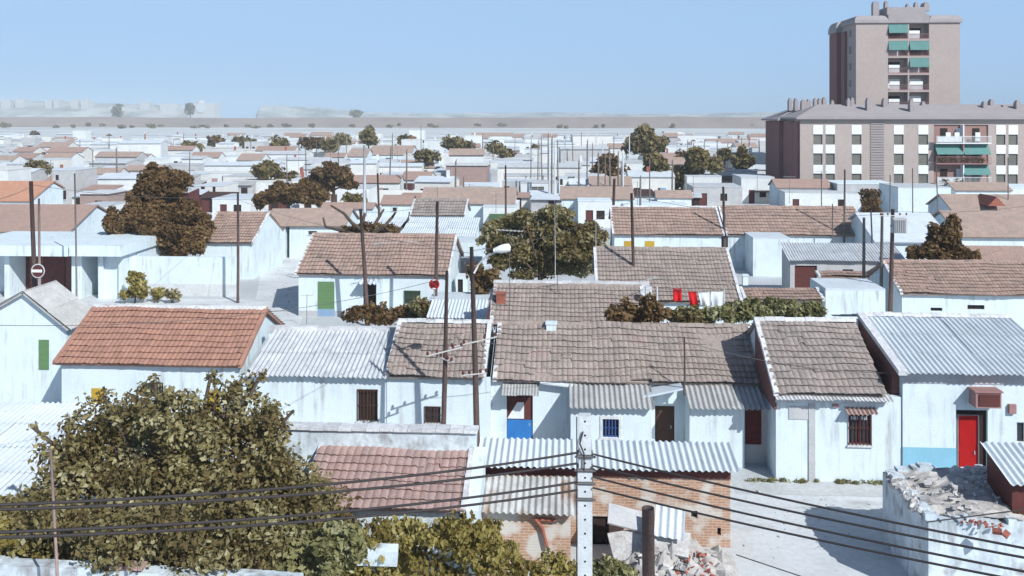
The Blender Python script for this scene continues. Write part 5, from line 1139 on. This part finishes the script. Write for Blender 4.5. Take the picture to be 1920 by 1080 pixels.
tree('thicket', 'brown thicket right of the bright white flat house', 'shrub', [(1305,298,20,14),(1330,310,26,12),(1260,335,30,12),(1290,318,30,10),(1230,338,20,10)], 148, 2600, .5, 'leaf_far', 1300, .2, seed=35)
tree('broadleaf_tree', 'small golden far tree left of the apartment block', 'tree', [(1308,288,14,12)], 170, 600, .5, 'leaf_gold', 1308, .2, seed=36)
tree('broadleaf_tree', 'pointed far tree left of the apartment block', 'tree', [(1392,300,18,14),(1392,284,7,9)], 165, 800, .5, 'leaf_far', 1392, .2, seed=37)
tree('broadleaf_tree', 'small round far tree between the golden and the pointed tree', 'tree', [(1358,290,10,9)], 170, 350, .5, 'leaf_far', 1358, .2, seed=38)
tree('broadleaf_tree', 'pointed brown far tree left of the tall white pole top', 'tree', [(691,260,15,9),(691,249,8,7)], 240, 800, .7, 'leaf_far', 691, .2, seed=39)
tree('broadleaf_tree', 'far tree pair above the square brick house', 'tree', [(848,268,14,9),(875,275,18,8)], 220, 900, .7, 'leaf_far', 860, .2, seed=40)
tree('broadleaf_tree', 'far bush right of the tree pair', 'tree', [(930,275,15,6),(948,289,12,10)], 205, 700, .6, 'leaf_far', 940, .2, seed=41)
for i, (u, v, rx, rz, D, lab) in enumerate([(405,265,12,6,330,'far brown bush right of the far left houses'),(458,267,18,5,330,'far olive bush left of the dark red far roof'),(525,270,16,7,250,'far brown trees below the dark red far roof'),(585,268,26,6,250,'long low far bush above the white flat building'),(620,272,14,6,240,'far bush beside the tall white pole top'),
    (360,277,18,7,270,'far brown bush above the white block'),(290,284,11,7,250,'grey-brown far bush above the dark tree'),(762,263,10,4,300,'tiny far bush right of the pointed far tree'),(802,292,26,6,185,'long green far bush left of the brick house'),(880,300,26,6,180,'green bushes just behind the square brick house'),(75,313,22,6,160,'olive bush above the orange-brown roof at left'),(660,373,26,6,118,'low olive bush right of the tall white pole foot'),(1285,296,16,8,190,'far olive bush between two white houses'),(1245,276,14,8,240,'faint far tree right of the large far tree'),(640,262,12,5,320,'tiny far bush left of the pointed far tree')]):
    tree('bush', lab, 'bush', [(u-rx*.3, v, rx*.7, rz), (u+rx*.4, v+rz*.2, rx*.6, rz*.85)], D, 500, D*.0032, 'leaf_far' if i % 3 else 'leaf_brown', u, .1, seed=50+i, trunk=False)
for i in range(46):                                       # specks of scrub on the bank
    g = np.random.default_rng(500+i); u = g.uniform(0, 1430); D = g.uniform(880, 935); c = onD(u, D); z = bankz(c[0])*.25*g.random()
    m = MB(); leaf_cloud(m, [(c[0], c[1]-8, 1.2+z, g.uniform(1.5, 5), 2, g.uniform(.8, 1.8))], 60, 1.3, g); tag(m.build('scrub_bush', M['leaf_far'], None, (c[0], c[1]-8, 0)), 'tiny scrub bush on the brown bank below the skyline', 'bush', 'scrub bushes on the far bank')
# prickly branches behind house H
t = thing('bare_tree', 'bare tree with thick dark upturned branches behind the brown tiled house', 'tree', onD(690, 70))
m = MB()
for (us) in ([(690,440),(660,418),(645,400),(620,385)],[(690,440),(700,425),(712,405),(720,392)],[(690,440),(680,420),(684,400)],[(700,438),(720,425),(735,408),(742,398)],[(745,438),(755,425),(765,412),(768,398)],[(700,438),(640,432),(610,425),(606,408)],[(690,440),(730,432),(752,428)]):
    g = np.random.default_rng(us[1][0]); pts = [onD(us[0][0], 70, 470)]+[onD(a, 70+g.normal()*.5, b) for a, b in us]; m.tube(pts, [.2,.17,.14,.11,.07][:len(pts)], 7)
m.build('trunk', M['bark'], t); m = MB(); g = np.random.default_rng(9); cl = [(*onD(u, 70, v), .5, .5, .4) for u, v in ((690,425),(710,428),(735,430),(670,430),(650,432))]; leaf_cloud(m, cl, 900, .18, g); m.build('leaves', M['leaf_brown'], t)
# far skyline buildings on the left plateau
g = np.random.default_rng(77)
for i, (u0, u1, v0) in enumerate([(2,20,188),(28,45,187),(84,97,189),(100,111,188),(132,146,188),(151,165,188),(262,280,193),(300,332,195),(388,403,197)]):
    D = 1850; a, b = onD(u0, D, v0), onD(u1, D, v0); m = MB(); m.box(a[0], b[0], a[1], a[1]+25, 10, a[2]); 
    for k in range(2): m.box(a[0]+(b[0]-a[0])*(.2+.4*k), a[0]+(b[0]-a[0])*(.35+.4*k), a[1]+3, a[1]+12, a[2]+.01, a[2]+2.5)
    tag(m.build('tower_block', M['greywall'], None, ((a[0]+b[0])/2, a[1]+12, 10)), 'tiny grey tower block on the hazy plateau at the left skyline', 'tower block', 'tower blocks on the far plateau')
D = 1600; m = MB(); a, b = onD(352, D, 192), onD(404, D, 192); m.box(a[0], b[0], a[1], a[1]+25, 5, a[2]-1)
t = thing('domed_building', 'far domed building with a pale front at the end of the plateau', 'building', ((a[0]+b[0])/2, a[1]+12, 5)); m.build('wall', M['greywall'], t)
m = MB(); c = onD(377, D-1, 203); m.disc((c[0], 0, c[2]), 8, c[1]-2, c[1]-.3, 24); m.build('pale_front', M['corr'], t); m = MB(); c = onD(377, D+8, 192); m.tube([(c[0], c[1], c[2]-6), (c[0], c[1], c[2]+2), (c[0], c[1], c[2]+5)], [9, 7, 1], 16); m.build('dome', M['greywall'], t)
tree('broadleaf_tree', 'dark pointed tree on the left skyline plateau', 'tree', [(219,211,7,3,0),(221,204,3,5,0)], 1500, 200, 4, 'leaf_far', 220, 1.0, seed=91)
tree('broadleaf_tree', 'dark tree beside the domed building on the skyline', 'tree', [(356,204,3,6,0)], 1500, 300, 4, 'leaf_far', 357, 1.0, seed=92)
for u in (662, 672): tree('broadleaf_tree', 'tiny dark tree on the low skyline right of centre left', 'tree', [(u,213,4,3,0)], 1500, 120, 3, 'leaf_far', u, .6, seed=u, group='two tiny skyline trees')
# ================================================================ POLES
# near concrete pole
Dp = 17.2; pb, pt = onD(1097, Dp), onD(1101, Dp, 781); hw = .138
t = thing('concrete_pole', 'pale square concrete pole with bolt holes and cable brackets in the foreground', 'pole', (pb[0], pb[1], 0))
m = MB(); zt = pt[2]; m.box(pb[0]-hw, pb[0]+hw, pb[1], pb[1]+.24, 0, onD(1100, Dp, 885)[2]); m.box(pb[0]-hw+.02, pb[0]+hw-.02, pb[1]+.02, pb[1]+.22, onD(1100, Dp, 885)[2]+.001, zt)
m.build('shaft', M['concrete'], t)
m = MB(); z = zt-.1
while z > 4.6:
    m.tube([(pb[0], pb[1]+.019 if z > onD(1100, Dp, 885)[2] else pb[1]-.001, z), (pb[0], pb[1]-.006+(.02 if z > onD(1100, Dp, 885)[2] else 0), z)], .02, 8); z -= .265
m.build('bolt_hole', M['dark'], t)
clampz = [onD(1100, Dp, v)[2] for v in (856, 882, 906, 936)]
for z in clampz:
    m = MB(); m.box(pb[0]-hw-.015, pb[0]+hw+.015, pb[1]-.015, pb[1]+.255, z-.03, z+.03); m.tube([(pb[0]-hw-.06, pb[1]-.02, z), (pb[0]+hw+.06, pb[1]-.02, z)], .022, 6); m.build('clamp', M['cablethin'], t)
m = MB(); m.tube([(pb[0]-hw-.02, pb[1]-.03, zt-.0), (pb[0]-hw-.02, pb[1]-.03, 0.1)], .012, 6); m.tube([(pb[0]-.04, pb[1]-.02, zt-.28), (pb[0]-.10, pb[1]-.04, zt-.5), (pb[0]-.02, pb[1]-.03, zt-.7), (pb[0]-.02, pb[1]-.03, clampz[1])], .016, 6); m.build('conduit', M['cable'], t)
LD = ['uppermost cable', 'second cable from the top', 'third cable from the top', 'lowest thick cable']
ztL = [(848, 938, 906), (868, 945, 916), (903, 989, 958), (918, 998, 970)]
for i, (v0, v1, vm) in enumerate(ztL):
    a = (pb[0]-hw-.01, pb[1]-.03, onD(1086, Dp, v0)[2]); Dl = 11.0
    wire([a, onD(-160, Dl, v1+14)], .021, LD[i]+' running from the concrete pole to the left edge', sag=.17, n=26, group='thick cables on the concrete pole')
ztR = [(850, 1018, 915), (872, 1035, 932), (893, 1062, 960), (913, 1080, 980)]
for i, (v0, v1, vm) in enumerate(ztR):
    a = (pb[0]+hw+.01, pb[1]-.03, onD(1114, Dp, v0)[2]); Dl = 12.5
    wire([a, onD(2060, Dl, v1+36)], .018, LD[i]+' running from the concrete pole to the right edge', sag=.07, n=26, group='thick cables on the concrete pole')
wire([onD(1738, 14.2, 979), onD(2000, 15, 945)], .010, 'thin wire branching upward from the right-hand cables')
wire([onD(1380, 14, 1040), onD(1560, 13.4, 1100)], .008, 'thin wire crossing the street at the bottom edge')
# brown stump
o, _ = pole(1215, 952, 1216, 15.2, 'thick dark brown wooden pole cut off at the bottom of the picture', r=.112, mat='wood', rt=.105)
pole(95, 842, 119, 20.0, 'thin rusty pole in front of the big tree', r=.035, mat='tilerose', name='metal_pole')
# lamp pole
t, p = pole(884, 463, 896, 33.0, 'tall dark wooden pole carrying the white street lamp', r=.105, mat='wood', arms=[(640, 1.7, .15, .18), (700, .9, .1, .04)], cat='lamp pole', name='lamp_pole', rt=.07)
m = MB(); q = [onD(889, 32.9, 512), onD(898, 32.8, 495), onD(912, 32.7, 480), onD(930, 32.6, 473)]; m.tube(q, .035, 8); ar = m.build('lamp_arm', M['trim'], t, smooth=True)
from mathutils import Vector
m = MB(); c = onD(941, 32.55, 467); n = 14; pts = []; rad = []
for i in range(n+1):
    s = i/n; pts.append((c[0]-.30+.62*s, c[1], c[2]-.06+.13*s)); rad.append(.03+.13*math.sin(math.pi*min(1, s*.62+.10))**1.1 if i < n else .03)
m.tube(pts, rad, 14); m.build('lamp_head', M['lamp'], t, smooth=True)
pole(838, 508, 828, 32.6, 'dark wooden pole with small slanted crossarm in front of the patched tile roof', r=.09, arms=[(658, 1.3, .2, .14), (672, .7, 2.6, .05)], rt=.055)
pole(1283, 632, 1283, 34.9, 'thin rusty mast rising from the eave of the long house', r=.035, mat='wood', name='antenna_mast', cat='mast', z0=2.6)
pole(446, 360, 446, 64.5, 'plain wooden pole standing at the end of the yard wall', r=.09)
pole(676, 392, 690, 57.3, 'leaning wooden pole in front of the brown tiled roof', r=.12)
t, p = pole(820, 378, 815, 55.5, 'wooden pole behind the round red no-parking sign', r=.11)
pole(58, 340, 70, 47.0, 'thick reddish wooden pole at left, behind the no entry sign', r=.12, mat='wood')
pole(73, 372, 74, 48.0, 'thinner brown pole beside the thick reddish pole at left', r=.07, mat='tilerose')
pole(140, 325, 144, 62, 'thin grey pole in front of the porch building', r=.06, mat='woodgrey')
pole(683, 272, 684, 92, 'tall pale concrete pole left of centre, above the brown tiled roof', r=.17, mat='concrete', rt=.1)
pole(708, 325, 712, 90, 'dark pole just right of the tall pale concrete pole', r=.11)
pole(948, 310, 948, 96, 'dark pole in front of the square brick house, above the central tree', r=.11)
pole(1040, 375, 1041, 62, 'slender pale mast rising through the central tree', r=.022, mat='trim', name='mast', cat='mast')
pole(1117, 420, 1117, 60, 'short pale mast at the right side of the central tree', r=.04, mat='trim', name='mast', cat='mast')
pole(1152, 335, 1146, 84, 'dark wooden pole at the left end of the long pinkish roof', r=.15)
pole(1184, 362, 1190, 54, 'dark wooden pole standing against the broad pinkish-grey roof', r=.10)
pole(1356, 350, 1359, 79, 'dark pole between the two long roofs', r=.12)
pole(1584, 318, 1582, 78, 'slim dark pole in front of the long brown roof', r=.09, mat='woodgrey')
pole(1561, 382, 1560, 77, 'thin pole with a long shadow on the long brown roof', r=.05, mat='woodgrey')
pole(1620, 408, 1618, 56, 'left pole of the cluster beside the corrugated shack', r=.10, mat='woodgrey')
pole(1654, 400, 1650, 55, 'middle pole of the cluster beside the corrugated shack', r=.10, mat='woodgrey')
t, p = pole(1674, 392, 1667, 52.0, 'right pole of the cluster, tallest and carrying a transformer', r=.12, mat='wood', arms=[(404, 1.6, .1, .0)])
m = MB(); c = onD(1686, 51.6, 422); m.box(c[0]-.38, c[0]+.38, c[1]-.2, c[1]+.3, c[2]-.45, c[2]+.4)
for k in range(7): m.box(c[0]-.34+k*.1, c[0]-.31+k*.1, c[1]-.26, c[1]-.201, c[2]-.4, c[2]+.33)
m.box(c[0]-.5, c[0]-.381, c[1]-.05, c[1]+.05, c[2]-.1, c[2]); m.build('transformer', M['greywall'], t)
pole(1633, 395, 1638, 70, 'leaning strut-like pole left of the transformer pole', r=.07, mat='woodgrey')
pole(1755, 300, 1760, 95, 'thin pole in front of the bright white block', r=.06, mat='woodgrey')
pole(1890, 295, 1890, 100, 'thin pole in front of the right part of the apartment block', r=.06, mat='woodgrey')
pole(1669, 328, 1668, 96, 'thin pole at the left side of the bright white block', r=.06, mat='woodgrey')
pole(1711, 315, 1711, 98, 'short slim pole under the apartment block windows', r=.06, mat='woodgrey')
pole(1540, 325, 1540, 98, 'short slim pole at the left foot of the apartment block', r=.06, mat='woodgrey')
# middle distance forest of poles: countable copies of one pole
proto = None; g = np.random.default_rng(12)
SP = [(1008,262,140),(1017,255,140),(1028,250,150),(1034,256,130),(1047,262,135),(1100,262,140),(1110,268,150),(1122,286,125),(1135,290,120),(1145,275,130),(1160,285,120),(1165,300,130),(1218,298,112),(1405,262,200),(1390,258,210),(1425,260,200),(1345,262,190),(790,235,230),(735,250,210),(730,275,150),(762,280,140),(635,262,170),(575,278,150),(538,290,140),(853,300,118),(220,278,150),(355,284,140),(470,262,260),(325,262,260),(345,250,300),(510,262,260),(650,250,260),(205,250,300),(885,262,210),(905,250,240),(965,258,260),(1300,268,200),(1260,300,120),(1320,262,220),(1290,262,230),(594,262,240),(1175,262,200),(1060,252,210),(1075,258,190),(1090,248,230),(995,262,150),(870,330,110),(925,262,200),(150,262,260),(175,282,170),(1200,330,105),(1085,300,130),(1150,255,210),(1365,268,180),(1445,262,240)]
for (u, v, D) in SP:
    b = onD(u, D); z = onD(u, D, v)[2]
    if proto is None:
        m = MB(); m.tube([(0,0,0),(.02,0,.5),(0,0,1)], [1.1, 1, .75], 7); proto = m.build('distant_pole', M['woodgrey'], None, (0,0,0)); o = proto
        proto2 = MB().tube([(0,0,0),(.02,0,.5),(0,0,1)], [1.1, 1, .75], 7).build('distant_pale_pole', M['concrete'], None, (0,0,0)); p2used = False
    else: o = proto.copy(); scene.collection.objects.link(o)
    o.location = (b[0], b[1], 0); r = g.uniform(.08, .14); o.scale = (r, r, z); o.rotation_euler = (g.normal()*.012, g.normal()*.015, 0)
    tag(o, 'slender dark pole standing among the far houses', 'pole', 'dark poles among the far houses')
for i, (u, v, D) in enumerate([(1040,262,125),(805,268,200),(1168,285,118),(1118,250,200),(1030,275,130),(610,255,240),(1180,252,170),(1130,262,170)]):
    o = proto2 if i == 0 else proto2.copy()
    if i: scene.collection.objects.link(o)
    b = onD(u, D); o.location = (b[0], b[1], 0); o.scale = (.13, .13, onD(u, D, v)[2]); tag(o, 'pale slender pole standing among the far houses', 'pole', 'pale poles among the far houses')
# ================================================================ SIGNS
def sign(u, v, D, r, kind, label):
    c = onD(u, D, v); y = c[1]; t = thing('road_sign', label, 'road sign', (c[0], y, 0))
    MB().tube([(c[0], y+.07, 0), (c[0], y+.07, c[2]+.1)], .035, 8).build('post', M['galv'], t)
    MB().disc(c, r, y, y+.02, 28).build('disc', M['trim' if kind == 'entry' else 'red'], t)
    if kind == 'entry':
        MB().disc(c, r*.86, y-.008, y-.002, 28).build('face', M['maroon'], t); MB().box(c[0]-r*.9, c[0]+r*.62, y-.016, y-.010, c[2]-r*.2, c[2]+r*.2).build('bar', M['lamp'], t)
    else:
        MB().disc(c, r*.76, y-.008, y-.002, 28).build('face', M['bluebars' if 0 else 'darkred'], t)
        MB().prism_y([(c[0]-r*.62, c[2]+r*.42), (c[0]-r*.42, c[2]+r*.62), (c[0]+r*.62, c[2]-r*.42), (c[0]+r*.42, c[2]-r*.62)], y-.016, y-.010).build('diagonal_bar', M['red'], t)
        m = MB(); m.box(c[0]-r*.3, c[0]+r*.3, y-.016, y-.010, c[2]+r*.68, c[2]+r*.9).box(c[0]-r*.3, c[0]+r*.3, y-.016, y-.010, c[2]-r*.9, c[2]-r*.68); m.build('white_marks', M['lamp'], t)
sign(71, 508, 46, .36, 'entry', 'round no entry sign with a white bar on the pole at left')
sign(814, 533, 54.5, .32, 'park', 'round red no-parking sign with diagonal bar, right of the white house with green blind')
# ================================================================ AERIALS
def aerial(u, vt, vb, D, label, z0=None, ang=.3, L=1.2, tiers=1, r=.018):
    b = onD(u, D, vb); p = onD(u, D, vt); t = thing('tv_aerial', label, 'aerial', b)
    MB().tube([b, (p[0]+.02, p[1], p[2])], r, 6).build('mast', M['cablethin'], t)
    for k in range(tiers):
        m = MB(); yagi(m, p[0], p[1], p[2]-.06-.5*k, ang+k*.8, L, 7, .7); m.build('antenna', M['lightmetal'], t)
aerial(750, 452, 497, 57, 'crooked aerial above the brown tiled roof with a slanted boom', ang=.2, L=2.4)
aerial(708, 455, 520, 58.5, 'thin aerial mast between the leaning pole and the slanted aerial', ang=1.2, L=.9)
aerial(1045, 515, 548, 47, 'small aerial on the white ridge wall behind the long house', ang=.4)
aerial(1222, 520, 560, 46, 'aerial beside the white chimney stack', ang=.9, L=1.0)
aerial(955, 430, 600, 42, 'tall aerial near the lamp pole over the grey roof', ang=-.4, L=1.4)
aerial(575, 552, 608, 57.0, 'bent aerial in front of the green blind', ang=0, L=.8)
for i, (u, vt, D) in enumerate([(1045,266,150),(1012,258,150),(1100,270,160),(1195,340,100),(1420,318,130),(1300,330,120),(560,262,170),(745,268,190),(880,345,110),(1540,320,112),(620,282,140),(95,300,130),(1270,268,200),(1480,330,110),(930,360,100),(820,350,100)]):
    c = onD(u, D); b = onD(u, D, vt+14*130/D); t = thing('rooftop_aerial', 'tiny aerial above the far roofs', 'aerial', (c[0], c[1], 2.6), 'tiny aerials above the far roofs')
    p = onD(u, D, vt); MB().tube([(c[0], c[1], 2.6), p], .03, 5).build('mast', M['woodgrey'], t)
    m = MB(); yagi(m, p[0], p[1], p[2]-.1, random.uniform(-.6, .6), 1.5, 6, .8); m.build('antenna', M['lightmetal'], t)
# thin service wires
TW = [((884,475,33),(440,372,64.5),.35,'thin wire from the lamp pole to the pole by the yard wall'),((838,520,32.6),(0,610,24),.5,'thin wire from the crossarm pole over the terracotta roof to the left edge'),
      ((838,512,32.6),(815,384,55.5),.2,'thin wire from the crossarm pole to the pole behind the no-parking sign'),((884,470,33),(1190,372,54),.5,'thin wire from the lamp pole towards the broad pinkish-grey roof'),
      ((1190,368,54),(1674,400,52),.6,'thin wire between the pole on the broad roof and the transformer pole'),((676,398,57.3),(820,384,55.5),.15,'thin wire between the leaning pole and the no-parking sign pole'),
      ((890,640,33),(1283,640,34.9),.3,'thin wire from the lamp pole to the mast of the long house'),((1283,640,34.9),(1690,700,33),.3,'thin wire from the rusty mast to the corrugated house at right'),
      ((895,800,33),(898,1000,25.5),.02,'thin service wire dropping beside the tile roofed shed'),((1690,735,33.2),(1812,755,32.9),.18,'slack wire looped along the wall of the red door house'),
      ((1674,396,52),(2050,360,60),.5,'thin wire from the transformer pole to the right edge'),((58,346,47),(446,366,64.5),.4,'thin wire from the thick reddish pole to the yard wall pole'),((58,350,47),(-60,380,40),.2,'thin wire from the thick reddish pole to the left edge')]
for a, b, s, lab in TW: wire([onD(a[0], a[2], a[1]), onD(b[0], b[2], b[1])], .009 if a[2] < 40 else .012, lab, 'cablethin', sag=s, n=16, name='wire', cat='wire')
# ================================================================ HAZE
hz, nt, b = newmat('haze_air'); nt.nodes.remove(b); pv = nt.nodes.new('ShaderNodeVolumePrincipled'); pv.inputs['Color'].default_value = (.74,.87,.95,1); pv.inputs['Density'].default_value = .00031; pv.inputs['Anisotropy'].default_value = -.25
nt.links.new(pv.outputs[0], nt.nodes['Material Output'].inputs['Volume'])
hb = MB().box(-3400, 3400, -250, 2900, -1.5, 62).build('haze', hz); tag(hb, 'pale dry haze over the plain', 'haze', None, 'stuff')
for o in list(scene.objects):
    if '_b' in o: del o['_b']
